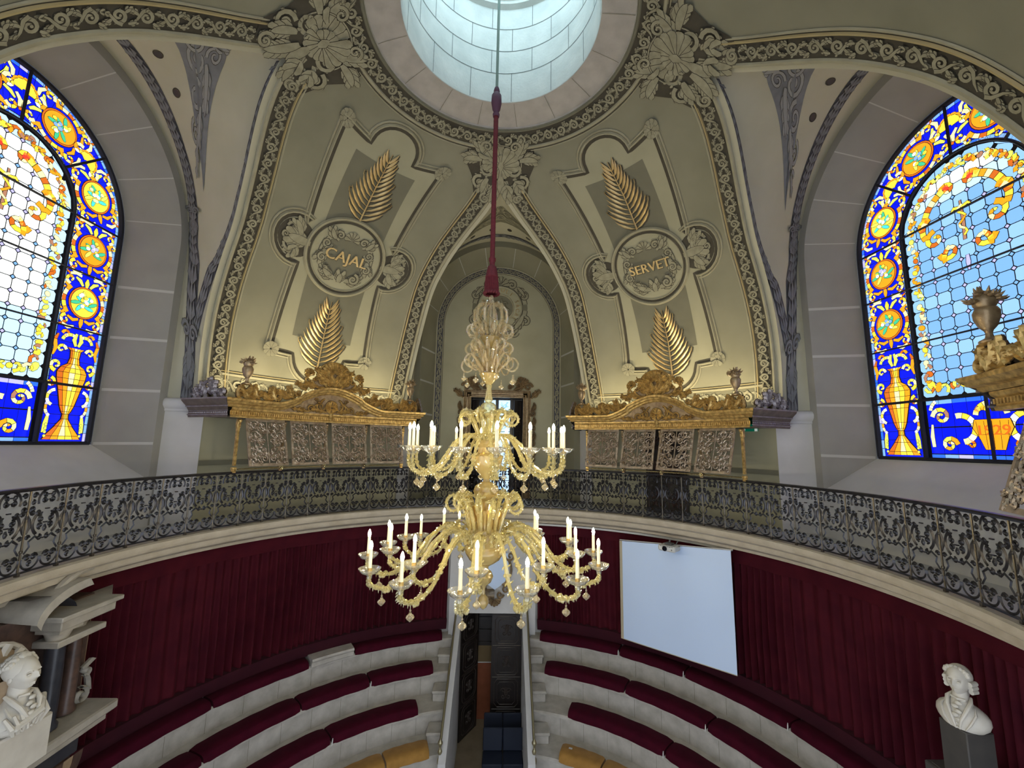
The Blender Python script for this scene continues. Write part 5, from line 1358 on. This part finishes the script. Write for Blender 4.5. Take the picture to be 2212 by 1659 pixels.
# ------------------------------------------------------------------ busts
def bust(name, loc, rz_, label, group, wig=True, armour=False):
    r = empty(name, loc, rz_); tag(r, label, 'bust', group)
    # local: faces -y, height .75
    mb = MB().mat(M_marble); n, m = 56, 48; P = []
    def bump(p, c, rad_, amt, dirv): 
        d = (p - Vector(c)).length; return Vector(dirv) * (amt * math.exp(-(d / rad_) ** 2))
    for j in range(n):
        row = []
        for i in range(m + 1):
            t = pi * i / m; a = 2 * pi * j / n
            p = Vector((.078 * sin(t) * cos(a), .098 * sin(t) * sin(a), .125 * cos(t)))
            if p.z < 0: p.x *= 1 - .25 * (-p.z / .125); p.y *= 1 - .12 * (-p.z / .125) * (1 if p.y > 0 else .3)
            F = (0, -1, 0)
            p += bump(p, (0, -.100, -.014), .015, .030, F) + bump(p, (0, -.095, .012), .012, .016, F)
            for s in (-1, 1):
                p += bump(p, (s * .032, -.090, .016), .017, -.024, F) + bump(p, (s * .03, -.088, .038), .014, .012, F)
                p += bump(p, (s * .045, -.07, -.025), .025, .006, (s * .6, -1, 0)); p += bump(p, (s * .03, -.088, .016), .008, .006, F)
            p += bump(p, (0, -.085, -.05), .012, -.003, F) + bump(p, (0, -.08, -.043), .010, .009, F) + bump(p, (0, -.08, -.060), .010, .009, F) + bump(p, (0, -.07, -.095), .02, .014, F)
            row.append(p + Vector((0, -.01, .60)))
        P.append(row)
    mb.grid(P, True)
    # neck and torso
    prof = [(.56, .045, .05, .01), (.50, .054, .058, .005), (.44, .060, .066, .0), (.405, .085, .080, .005), (.385, .125, .092, .01), (.36, .162, .105, .012), (.325, .186, .115, .015), (.28, .19, .12, .012), (.24, .175, .115, .01), (.205, .14, .10, .0), (.20, .13, .09, 0), (.20, .0, .0, 0)]
    mb.grid([[(rx * cos(a), cy + ry * sin(a) * (1.12 if sin(a) < 0 and z < .33 else 1), z) for z, rx, ry, cy in prof] for a in [2 * pi * k / 32 for k in range(32)]], True)
    for s_ in (-1, 1):
        mb.sphere((s_ * .031, -.088, .608), .0125, 10, 8, (1.2, .8, .75)); mb.tube([(s_ * .012, -.098, .628), (s_ * .03, -.101, .634), (s_ * .05, -.086, .627)], [.004, .007, .003], 6)
        mb.sphere((s_ * .078, -.0, .59), .02, 8, 6, (.4, .8, 1.2))
    mb.tube([(-.024, -.090, .540), (0, -.103, .543), (.024, -.090, .540)], [.003, .0075, .003], 6); mb.tube([(-.018, -.090, .531), (0, -.101, .530), (.018, -.090, .531)], [.003, .007, .003], 6)
    mb.build('figure', parent=r)
    hb = MB().mat(M_marble)
    if wig:
        hb.sphere((0, .034, .635), .098, 18, 12, (.93, 1.05, 1.0)); 
        for s in (-1, 1):
            for k in range(3): hb.tube([(s * .085, -.03 + .01 * k, .60 - k * .035), (s * .10, .055, .60 - k * .035)], .021, 10)
        for k in range(9): a = pi * (k / 8); hb.sphere((.078 * cos(a), -.022, .665 + .045 * sin(a)), .022, 8, 6)
        hb.tube([(0, .09, .60), (0, .12, .52), (0, .12, .42)], [.03, .035, .02], 8)
    else:
        hb.sphere((0, .02, .64), .098, 16, 10, (.95, 1, 1))
        rnd = random.Random(3)
        for k in range(70):
            a = rnd.uniform(0, 2 * pi); t = rnd.uniform(0, 1.5); hb.sphere((.1 * sin(t) * cos(a), .022 + .1 * sin(t) * abs(sin(a)) * (1 if rnd.random() < .8 else -.4), .64 + .1 * cos(t)), .022, 6, 5)
    hb.build('hair', parent=r)
    cb = MB().mat(M_marble)
    for s in (-1, 1):
        cb.tube([(s * .062, .03, .46), (s * .080, -.04, .435), (s * .068, -.095, .385), (s * .030, -.128, .29), (s * .012, -.12, .21)], [.012, .018, .018, .013, .007], 8)
        cb.tube([(s * .10, -.02, .40), (s * .12, -.075, .36), (s * .09, -.115, .28), (s * .05, -.115, .21)], [.004, .010, .010, .004], 6)
    cb.tube([(-.05, -.05, .455), (0, -.072, .45), (.05, -.05, .455)], [.01, .014, .01], 8)
    for k in range(5): cb.sphere((.012 * (-1) ** k, -.095 - .009 * min(k, 3), .425 - k * .034), .020, 8, 6, (1.3, .7, .9))
    for z in (.26, .225): cb.sphere((.0, -.128, z), .008, 8, 6)
    if armour:
        for k in range(7): cb.tube([(-.15 + .045 * k, -.08 - .02 * sin(k), .35), (-.13 + .04 * k, -.125, .27), (-.09 + .03 * k, -.10, .20)], [.012, .018, .01], 6)
        cb.tube([(.16, -.03, .36), (.05, -.13, .31), (-.10, -.12, .26), (-.15, -.02, .23)], [.02, .028, .028, .02], 8)
    cb.build('coat_collar', parent=r)
    return r
b1 = bust('marble_bust', (5.44, -.68, -3.30), rad(-66), 'white marble bust of a man with curled wig on a grey wall pedestal', 'white marble busts')
b1.scale = (1.2, 1.2, 1.2)
b2 = bust('marble_bust', (-5.10, -.60, -3.42), rad(90), 'white marble bust in the niche of the marble monument at the left edge', 'white marble busts', False, True); b2.scale = (1.45, 1.5, 1.36)
pd = empty('bust_pedestal', (5.6, -.66, -3.6)); tag(pd, 'grey stone wall pedestal carrying the bust before the red curtain', 'pedestal')
mb = MB().mat(M_ped); mb.box((-.12, 0, .25), (.32, .30, .58), bev=.01); mb.build('upper_block', parent=pd)
mb = MB().mat(M_ped); mb.box((.0, .0, -.20), (.72, .62, .38), bev=.015); mb.box((-.02, 0, -.02), (.6, .5, .04)); mb.build('lower_block', parent=pd)
mb = MB().mat(M_ped); mb.lathe([(.30, -.4), (.26, -.5), (.16, -.75), (.1, -.95), (0, -1.0)], 16, (.12, 0, 0)); mb.build('console', parent=pd)

# ------------------------------------------------------------------ marble monument at the left
mo = empty('marble_monument', (-5.9, -.62, -5.2)); tag(mo, 'coloured marble monument with columns and broken pediment cut off by the left edge', 'monument')
def mbx(mb, y0, y1, x0, x1, z0, z1, b=.0): mb.box((( x0 + x1) / 2 + 5.9, (y0 + y1) / 2 + .62, (z0 + z1) / 2 + 5.2), (abs(x1 - x0), abs(y1 - y0), abs(z1 - z0)), bev=b)
C = -.62
q = MB().mat(M_browm); mbx(q, C - 1.30, C + 1.35, -5.86, -5.62, -4.6, -2.2); q.mat(M_tanm)
for s in (-1, 1): mbx(q, C + s * 1.36, C + s * 1.46, -5.84, -5.70, -3.62, -2.26, .01)
q.build('back_slab', parent=mo, smooth=False)
q = MB().mat(M_tanm)
q.lathe([(.0, 0), (.42, 0), (.42, .95)], 20, (.32, 0, 1.62), pi * .0, pi); q.sphere((.30, 0, 2.58), .42, 16, 8, (.5, 1, .7)); q.mat(M_marble)
for k in range(7):
    a = pi * (k + .5) / 7; q.tube([(.42, .08 * cos(a), 2.48), (.44, .42 * cos(a), 2.45 + .42 * sin(a))], [.02, .05], 6)
q.tube([(.42, -.46, 1.62), (.42, -.46, 2.42)] + [(.42, -.46 * cos(pi * k / 12), 2.42 + .44 * sin(pi * k / 12)) for k in range(13)] + [(.42, .46, 1.62)], .03, 6); plabel(q.build('niche', parent=mo), 'honey coloured shell niche')
for s in (-1, 1):
    for j, (yy, rr, m_) in enumerate(((.72, .105, M_darkm), (1.08, .085, M_browm))):
        q = MB().mat(m_); q.lathe([(rr * 1.25, 1.60), (rr * 1.25, 1.64), (rr, 1.68), (rr * .98, 2.2), (rr * .88, 2.60)], 18, (.46 - j * .1, s * yy, 0)); cl = q.build('column', parent=mo)
        q = MB().mat(M_greym); q.lathe([(rr * .9, 2.58), (rr * 1.1, 2.62), (rr * 1.0, 2.66), (rr * 1.35, 2.76), (rr * 1.5, 2.80)], 12, (.46 - j * .1, s * yy, 0), flute=(.15, 12)); mbx(q, C + s * yy - .15, C + s * yy + .15, -5.58 - j * .1, -5.28 - j * .1, -2.44, -2.40); q.build('capital', parent=cl)
    q = MB().mat(M_tanm); mbx(q, C + s * .90 - .03, C + s * .90 + .03, -5.68, -5.52, -3.6, -2.6, .01); q.build('pilaster_strip', parent=mo)
    q = MB().mat(M_greym); mbx(q, C + s * .55, C + s * 1.30, -5.75, -5.25, -2.40, -2.28, .012); mbx(q, C + s * .50, C + s * 1.36, -5.80, -5.20, -2.28, -2.22, .01); mbx(q, C + s * .6, C + s * 1.25, -5.75, -5.3, -2.62, -2.54, .01); q.build('entablature', parent=mo)
    q = MB().mat(M_greym); 
    for x_, w_ in ((.62, .0), (.2, .0)): q.tube([(x_ * .5 + .16, s * (.50 + .55 * (1 - cos(a))), 3.02 + .42 * sin(a)) for a in [rad(8 * k) for k in range(2, 12)]], .05, 8)
    q.grid([[(.05, s * (.28 + .6 * (1 - cos(a))), 3.02 + .36 * sin(a)), (.62, s * (.28 + .6 * (1 - cos(a))), 2.98 + .36 * sin(a)), (.62, s * (.34 + .6 * (1 - cos(a))), 2.90 + .34 * sin(a))] for a in [rad(9 * k) for k in range(0, 11)]])
    q.build('curved_pediment', parent=mo)
    q = MB().mat(M_darkm); q.grid([[(x_, s * (.2 + .62 * cos(a)), 2.96 + .32 * sin(a)) for x_ in (.1, .56)] for a in [rad(9 * k) for k in range(1, 11)]]); q.build('pediment_soffit', parent=mo)
    q = MB().mat(M_greym); q.add([(x_, s * y_, z_) for x_, y_, z_ in ((.1, .95, 2.95), (.1, 1.85, 2.95), (.62, 1.25, 2.93), (.1, 1.85, 2.90), (.62, 1.25, 2.88), (.1, .95, 2.90))], [(0, 1, 2), (1, 3, 4, 2), (5, 3, 4)])
    mbx(q, C + s * .9, C + s * 1.45, -5.95, -5.4, -2.32, -2.26); plabel(q.build('corner_cornice', parent=mo), 'sharp projecting cornice corner')
    q = MB().mat(M_greym); S = [spiral(1.22, 1.72, .11, 1.6, pi / 2, -1, .022), spiral(1.25, 2.02, .06, 1.4, -pi / 2, 1, .016), [(1.33, 1.75, .02), (1.30, 1.9, .02), (1.22, 2.08, .02), (1.34, 2.14, .01)]]
    q.ribbons(S, lambda y_, z_, h, s=s: (.40 + h, s * y_, z_), .05, solid=True); q.build('side_volute', parent=mo)
q = MB().mat(M_greym); mbx(q, C - 1.45, C + 1.45, -5.95, -5.15, -3.74, -3.62, .02); mbx(q, C - 1.36, C + 1.36, -5.95, -5.22, -3.84, -3.74, .01); q.build('ledge', parent=mo)
q = MB().mat(M_darkm); mbx(q, C - 1.15, C + 1.15, -5.95, -5.35, -4.10, -3.84, .02); q.mat(M_marble); mbx(q, C - .4, C + .4, -5.9, -5.02, -4.12, -3.92, .03); mbx(q, C - .34, C + .34, -5.6, -4.98, -3.62, -3.152, .02); q.build('lower_frieze', parent=mo)
for s in (-1, 1):
    q = MB()
    for k in range(5):
        q.mat((M_browm, M_tanm)[k % 2]); yy = s * (.62 + .13 * k)
        q.grid([[(.55 * (1 - (i / 10) ** 2 * .8) + .02, yy + w_ - s * .25 * (i / 10) ** 1.5, 1.10 - .95 * i / 10) for w_ in (-.062, .062)] for i in range(11)])
    q.build('gadrooned_console', parent=mo)

# ------------------------------------------------------------------ the chandelier
ch = empty('chandelier', (-.05, 0, 2.0)); tag(ch, 'two tiered golden blown glass chandelier with lit candle bulbs on a crimson tasselled cord', 'chandelier')
def P(n, mb, parent=ch, lab=None):
    o = mb.build(n, parent=parent)
    if lab: plabel(o, lab)
    return o
Z = lambda z: z - 2.0
q = MB().mat(M_rod); q.tube([(0.0, 0, Z(5.2)), (0.0, 0, Z(9.05))], .022, 10); P('suspension_rod', q, lab='pale verdigris rod')
q = MB().mat(M_knob); q.lathe([(.0, 5.47), (.03, 5.46), (.045, 5.40), (.04, 5.37), (.07, 5.32), (.075, 5.2), (.055, 5.08), (.035, 5.04), (.05, 5.0), (.045, 4.96), (.0, 4.95)], 14, (0, 0, -2), flute=(.08, 12)); P('silk_knot', q, lab='purple silk knot')
q = MB().mat(M_rope)
q.tube([(0, 0, Z(lerp(5.0, 2.64, i / 60))) for i in range(61)], [.036 + .002 * (i % 2) for i in range(61)], 10); P('cord', q, lab='crimson rope')
q = MB().mat(M_rope); q.lathe([(.03, 2.68), (.05, 2.67), (.05, 2.63), (.038, 2.61), (.04, 2.56), (.062, 2.54), (.075, 2.48), (.085, 2.42), (.095, 2.38), (.08, 2.37)], 20, (0, 0, -2))
for k in range(34):
    a = 2 * pi * k / 34; q.tube([(.078 * cos(a), .078 * sin(a), Z(2.40)), (.092 * cos(a), .092 * sin(a), Z(2.28)), (.098 * cos(a + .05), .098 * sin(a + .05), Z(2.155))], .0095, 5)
for k in range(16):
    a = 2 * pi * k / 16; q.sphere((.10 * cos(a), .10 * sin(a), Z(2.14)), .026, 7, 5)
q.lathe([(.07, 2.38), (.075, 2.16)], 16, (0, 0, -2)); P('tassel', q, lab='crimson tassel')
q = MB().mat(M_glasspale); q.lathe([(0, 2.12), (.03, 2.1), (.035, 2.05), (.02, 2.02), (.03, 1.98), (.014, 1.94), (.012, 1.55)], 14, (0, 0, -2)); P('glass_finial', q)
def curl3(mb, a, pts, r, n=8):
    ca, sa = cos(a), sin(a); mb.tube([(x * ca, x * sa, Z(z)) for x, z in pts], r, n)
def crl(cx, cz, R, a0, a1, n=14): return [(cx + R * cos(lerp(a0, a1, i / n)) * lerp(1, .55, i / n), cz + R * sin(lerp(a0, a1, i / n)) * lerp(1, .55, i / n)) for i in range(n + 1)]
# top cage
for k in range(12):
    q = MB().mat(M_glasspale); a = 2 * pi * k / 12 + .2
    curl3(q, a, [(.03, 1.98), (.16, 1.97), (.235, 1.86), (.24, 1.74), (.20, 1.62), (.14, 1.54), (.1, 1.5)], [.010, .016, .019, .019, .017, .015, .012]); 
    curl3(q, a, crl(.25, 1.57, .10, pi, -pi * 1.2), [.017] * 15); P('crown_scroll', q)
def cup(z, r, m=M_amber, nm='gilded_cup', h=.16):
    q = MB().mat(m); q.lathe([(r, z), (r * 1.02, z - .01), (r * .86, z - h * .3), (r * .55, z - h * .7), (r * .28, z - h * .95), (0, z - h)], 24, (0, 0, -2)); q.lathe([(r, z), (r * .8, z - .015), (r * .2, z - .03), (0, z - .03)], 24, (0, 0, -2)); return P(nm, q, lab='amber and gold glass bowl')
cup(1.49, .135)
def pendant(mb, x, y, z, s=1.):
    mb.tube([(x, y, z), (x, y, z - .05 * s)], .004, 5); mb.sphere((x, y, z - .06 * s), .014 * s, 8, 5)
    mb.lathe([(0, -.075 * s), (.018 * s, -.085 * s), (.022 * s, -.10 * s), (.045 * s, -.115 * s), (.055 * s, -.135 * s), (.045 * s, -.155 * s), (.026 * s, -.17 * s), (.012 * s, -.185 * s), (0, -.19 * s)], 10, (x, y, z), flute=(.25, 10))
q = MB().mat(M_glassg); q.lathe([(.02, 1.35), (.03, 1.3), (.022, 1.2), (.04, 1.1), (.05, 1.0), (.03, .96)], 14, (0, 0, -2)); P('stem_tube', q)
# first plume ring
def plume(n, z0, z1, r0, r1, tube_r, curlR, ph=0., flower=False, mat_=M_glasspale, nm='glass_plume'):
    for k in range(n):
        q = MB().mat(mat_); a = 2 * pi * k / n + ph; r1k = r1 * (1 if k % 2 else .82); z1k = z1 + (.0 if k % 2 else .05)
        pts = [(r0, z0), (lerp(r0, r1k, .2), lerp(z0, z1k, .5)), (lerp(r0, r1k, .45), lerp(z0, z1k, .9)), (lerp(r0, r1k, .7), z1k + curlR * .35)] + crl(r1k, z1k, curlR, pi * .45, -pi * 1.15, 12)
        curl3(q, a, pts, [tube_r * .8, tube_r, tube_r * 1.1, tube_r] + [tube_r * lerp(.95, .45, i / 12) for i in range(13)])
        if flower:
            ca, sa = cos(a), sin(a)
            for j in range(9):
                t = j / 8; (x, z) = crl(r1k, z1k, curlR, pi * .45, -pi * 1.15, 12)[int(t * 12)]
                d = Vector((ca * (x - r1k), sa * (x - r1k), z - z1k)); d.normalize(); c = Vector((x * ca, x * sa, Z(z))); q.tube([c, c + d * tube_r * 1.4], [tube_r * .5, .001], 5)
            c = Vector((r1k * .86 * ca, r1k * .86 * sa, Z(z1k + curlR * .55)))
            for j in range(6):
                b = j * 2 * pi / 6; q.sphere(c + Vector((.045 * cos(b), .045 * sin(b), .012)), .034, 7, 5, (1, 1, .55), rot=Matrix.Rotation(b, 3, 'Z'))
            q.sphere(c + Vector((0, 0, .03)), .02, 7, 5)
        P(nm, q)
plume(14, 1.0, 1.30, .06, .26, .021, .09, .1)
cup(.97, .14)
plume(12, .95, 1.08, .1, .31, .018, .11, .3, nm='glass_scroll')
q = MB().mat(M_glasspale)
for k in range(8): a = 2 * pi * k / 8 + .3; pendant(q, .36 * cos(a), .36 * sin(a), Z(.98 - .05 * (k % 2)), .75)
P('pendant_ring', q)
q = MB().mat(M_glassg); q.lathe([(.03, .83), (.045, .80), (.03, .76), (.045, .66), (.055, .6), (.04, .57), (.07, .56), (.10, .53), (.108, .48), (.09, .43), (.05, .39), (.03, .36), (.06, .33), (.05, .28), (.05, .0)], 20, (0, 0, -2), flute=(.05, 14)); P('baluster_stem', q)
plume(12, .02, .32, .12, .35, .023, .10, .15, True, M_glassg, 'flower_plume')
# upper hub
q = MB().mat(M_amber); q.lathe([(.05, .08), (.14, .06), (.16, .0), (.12, -.05), (.13, -.12), (.22, -.16), (.21, -.2), (.19, -.28), (.14, -.36), (.08, -.42), (.04, -.47), (.05, -.5), (.09, -.52), (.15, -.56), (.17, -.62), (.15, -.68), (.09, -.73), (.05, -.76), (.06, -.84), (.05, -1.0)], 24, (0, 0, -2), flute=(.05, 16)); P('central_bowl', q, lab='amber glass bowl and ball')
plume(14, -1.15, -.80, .20, .42, .026, .12, .0, True, M_glassg, 'flower_plume')
for k in range(16):
    q = MB().mat(M_amber); a = 2 * pi * k / 16; curl3(q, a, [(.17, -1.25), (.18, -1.1), (.23, -.92), (.27, -.86)], [.018, .02, .022, .026]); P('golden_flute', q)
q = MB().mat(M_amber); q.lathe([(.10, -1.0), (.20, -1.12), (.25, -1.2), (.27, -1.24), (.23, -1.32), (.25, -1.36), (.24, -1.42), (.19, -1.5), (.12, -1.55), (.06, -1.58), (.05, -1.62), (.09, -1.65), (.115, -1.71), (.09, -1.78), (.04, -1.82), (.02, -1.86), (.02, -1.93), (.06, -1.97), (.07, -2.03), (.04, -2.09), (0, -2.12)], 24, (0, 0, -2), flute=(.05, 18)); P('lower_bowl', q, lab='amber glass bowl with hanging ball')
def make_arm(R, zc, r0, z0, peak, low, cr_, nm):
    "arm from hub, arching out, dipping and rising to the candle cup; local +x radial"
    root = None
    ctrl = [(r0, z0), (r0 + .04, z0 + peak * .7), (lerp(r0, R, .20), z0 + peak), (lerp(r0, R, .38), lerp(z0 + peak, low, .25)), (lerp(r0, R, .55), lerp(z0, low, .62)), (lerp(r0, R, .70), lerp(z0, low, .93)), (lerp(r0, R, .84), low), (lerp(r0, R, .96), low + .05), (R, lerp(low, zc, .5)), (R, zc - .03)]
    pts = []
    for i in range(len(ctrl) - 1):
        p0_ = ctrl[max(i - 1, 0)]; p1_ = ctrl[i]; p2_ = ctrl[i + 1]; p3_ = ctrl[min(i + 2, len(ctrl) - 1)]
        for j in range(4):
            t = j / 4
            pts.append(tuple(.5 * (2 * b + (c - a) * t + (2 * a - 5 * b + 4 * c - d) * t * t + (-a + 3 * b - 3 * c + d) * t ** 3) for a, b, c, d in zip(p0_, p1_, p2_, p3_)))
    pts.append(ctrl[-1])
    q = MB().mat(M_glassg); q.tube([(x, 0, Z(z)) for x, z in pts], [cr_ * (1.22 if i % 3 == 0 else .92) for i in range(len(pts))], 8)
    for i in range(2, len(pts), 2):
        x, z = pts[i]
        for s in (-1, 1): q.tube([(x, s * cr_ * .7, Z(z)), (x + .010, s * cr_ * 1.7, Z(z) + .014 * s), (x + .02, s * cr_ * 2.0, Z(z) + .03 * s)], [cr_ * .5, cr_ * .42, .002], 5)
        q.tube([(x, 0, Z(z)), (x, 0, Z(z) - cr_ * 2.3)], [cr_ * .4, .002], 4)
    [q.sphere((pts[24][0] + cr_ * 1.5 * cos(b_), cr_ * 1.7 * sin(b_), Z(pts[24][1]) + cr_ * .8 * cos(b_ * 2)), cr_ * 1.15, 7, 5) for b_ in [k_ * pi / 3 for k_ in range(6)]]
    for i_ in (9, 15, 31):
        [q.sphere((pts[i_][0] + cr_ * .8 * cos(b_), cr_ * 1.3 * sin(b_), Z(pts[i_][1])), cr_ * .8, 6, 5) for b_ in [k_ * pi / 2.5 for k_ in range(5)]]
    arm = q.build(nm)
    q = MB().mat(M_glass); q.lathe([(.028, zc - .05), (.03, zc - .02), (.05, zc), (.09, zc + .012), (.118, zc + .045), (.125, zc + .062), (.119, zc + .060), (.112, zc + .045), (.085, zc + .020), (.03, zc + .010)], 22, (R, 0, -2)); c = q.build('drip_pan', parent=arm)
    q = MB().mat(M_candle); q.lathe([(.0, zc + .03), (.021, zc + .03), (.019, zc + .27), (.012, zc + .275), (0, zc + .275)], 12, (R, 0, -2)); q.mat(M_gold); q.lathe([(.026, zc - .01), (.026, zc + .06), (.021, zc + .065)], 12, (R, 0, -2)); cd = q.build('candle', parent=arm)
    q = MB().mat(M_bulb); q.lathe([(0.012, zc + .275), (.019, zc + .292), (.0205, zc + .305), (.016, zc + .33), (.007, zc + .352), (0, zc + .362)], 12, (R, 0, -2)); b = q.build('bulb', parent=arm)
    q = MB().mat(M_glasspale); x, z = pts[25]; pendant(q, x, 0, Z(z) - cr_, .85); pe = q.build('pendant', parent=arm)
    reg(arm, c, cd, b, pe)
    return arm
def ring_of(arm, n, ph, f=None):
    for k in range(n):
        o = arm if k == 0 else None
        a = ph + 2 * pi * k / n
        if k == 0: arm.parent = ch; arm.rotation_euler = (0, 0, a)
        else: copy_part(arm, ch, None, (0, 0, a))
ring_of(make_arm(1.04, -.10, .10, -.05, .17, -.38, .021, 'upper_arm'), 16, .13)
ring_of(make_arm(1.48, -1.47, .28, -1.28, .20, -1.66, .024, 'lower_arm'), 14, .10)
ring_of(make_arm(1.20, -1.36, .26, -1.30, .16, -1.55, .022, 'lower_arm'), 10, .28)

for k_, m_ in list(MATS.items()):
    if k_ in ('ivory candle sleeve', 'green sign', 'white sign mark', 'frosted pane figure'): m_.cycles.emission_sampling = 'NONE'
# ------------------------------------------------------------------ light
w = bpy.data.worlds.new('World'); sc.world = w; w.use_nodes = True
w.node_tree.nodes['Background'].inputs[0].default_value = (.80, .88, 1., 1); w.node_tree.nodes['Background'].inputs[1].default_value = 1.5
def area(name, loc, rot, sx, sy, e, c, shape='RECTANGLE'):
    l = bpy.data.lights.new(name, 'AREA'); l.energy = e; l.color = c; l.shape = shape; l.size = sx; l.size_y = sy
    o = bpy.data.objects.new(name, l); COL.objects.link(o); o.location = loc; o.rotation_euler = rot; o['kind'] = 'helper'; return o
# skylight daylight at the shaft top, just under the skylight glass
area('skylight_daylight', (0, 0, 9.0), (0, 0, 0), 2.4, 2.4, 46, (.60, .88, 1.), 'DISK')
# warm strip lamps lying on the canopy roofs, wash the panels above
for a, nm in ((-45, 'left'), (45, 'right')):
    for da in (-13, 0, 13):
        x, y, z = pol(5.75, a + da, .86)
        area('canopy_uplight_' + nm, (x, y, z), (pi, 0, -rad(a + da)), 1.1, .12, 16, (1, .86, .55))
# camera
cam = bpy.data.cameras.new('Camera'); co = bpy.data.objects.new('Camera', cam); COL.objects.link(co); sc.camera = co
F, YAW, PIT, ROLL, CX, CY = 905.9448, .0250, .1429, .0185, .1248, -5.7845
cam.sensor_fit = 'HORIZONTAL'; cam.sensor_width = 36; cam.lens = F / 2212 * 36
fw = Vector((sin(YAW) * cos(PIT), cos(YAW) * cos(PIT), sin(PIT))); rt0 = Vector((cos(YAW), -sin(YAW), 0)); up0 = rt0.cross(fw)
rt = rt0 * cos(ROLL) + up0 * sin(ROLL); up = -rt0 * sin(ROLL) + up0 * cos(ROLL)
M = Matrix((rt, up, -fw)).transposed().to_4x4(); M.translation = Vector((CX, CY, 0)); co.matrix_world = M
cam.clip_start = .05
sc.view_settings.view_transform = 'Standard'; sc.view_settings.look = 'None'; sc.view_settings.gamma = 1; sc.view_settings.use_curve_mapping = False
sc.view_settings.exposure = 0.42
sc.cycles.use_denoising = True; sc.cycles.max_bounces = 6; sc.cycles.transmission_bounces = 4; sc.cycles.diffuse_bounces = 2; sc.cycles.glossy_bounces = 2; sc.cycles.use_adaptive_sampling = True; sc.cycles.adaptive_threshold = .10; sc.cycles.adaptive_min_samples = 12; sc.cycles.transparent_max_bounces = 16
sc.cycles.sample_clamp_indirect = 4.0; sc.cycles.caustics_reflective = False; sc.cycles.caustics_refractive = False
bpy.context.view_layer.update()
for o in list(bpy.data.objects):
    if o.parent is None: o.location.z += SHIFT
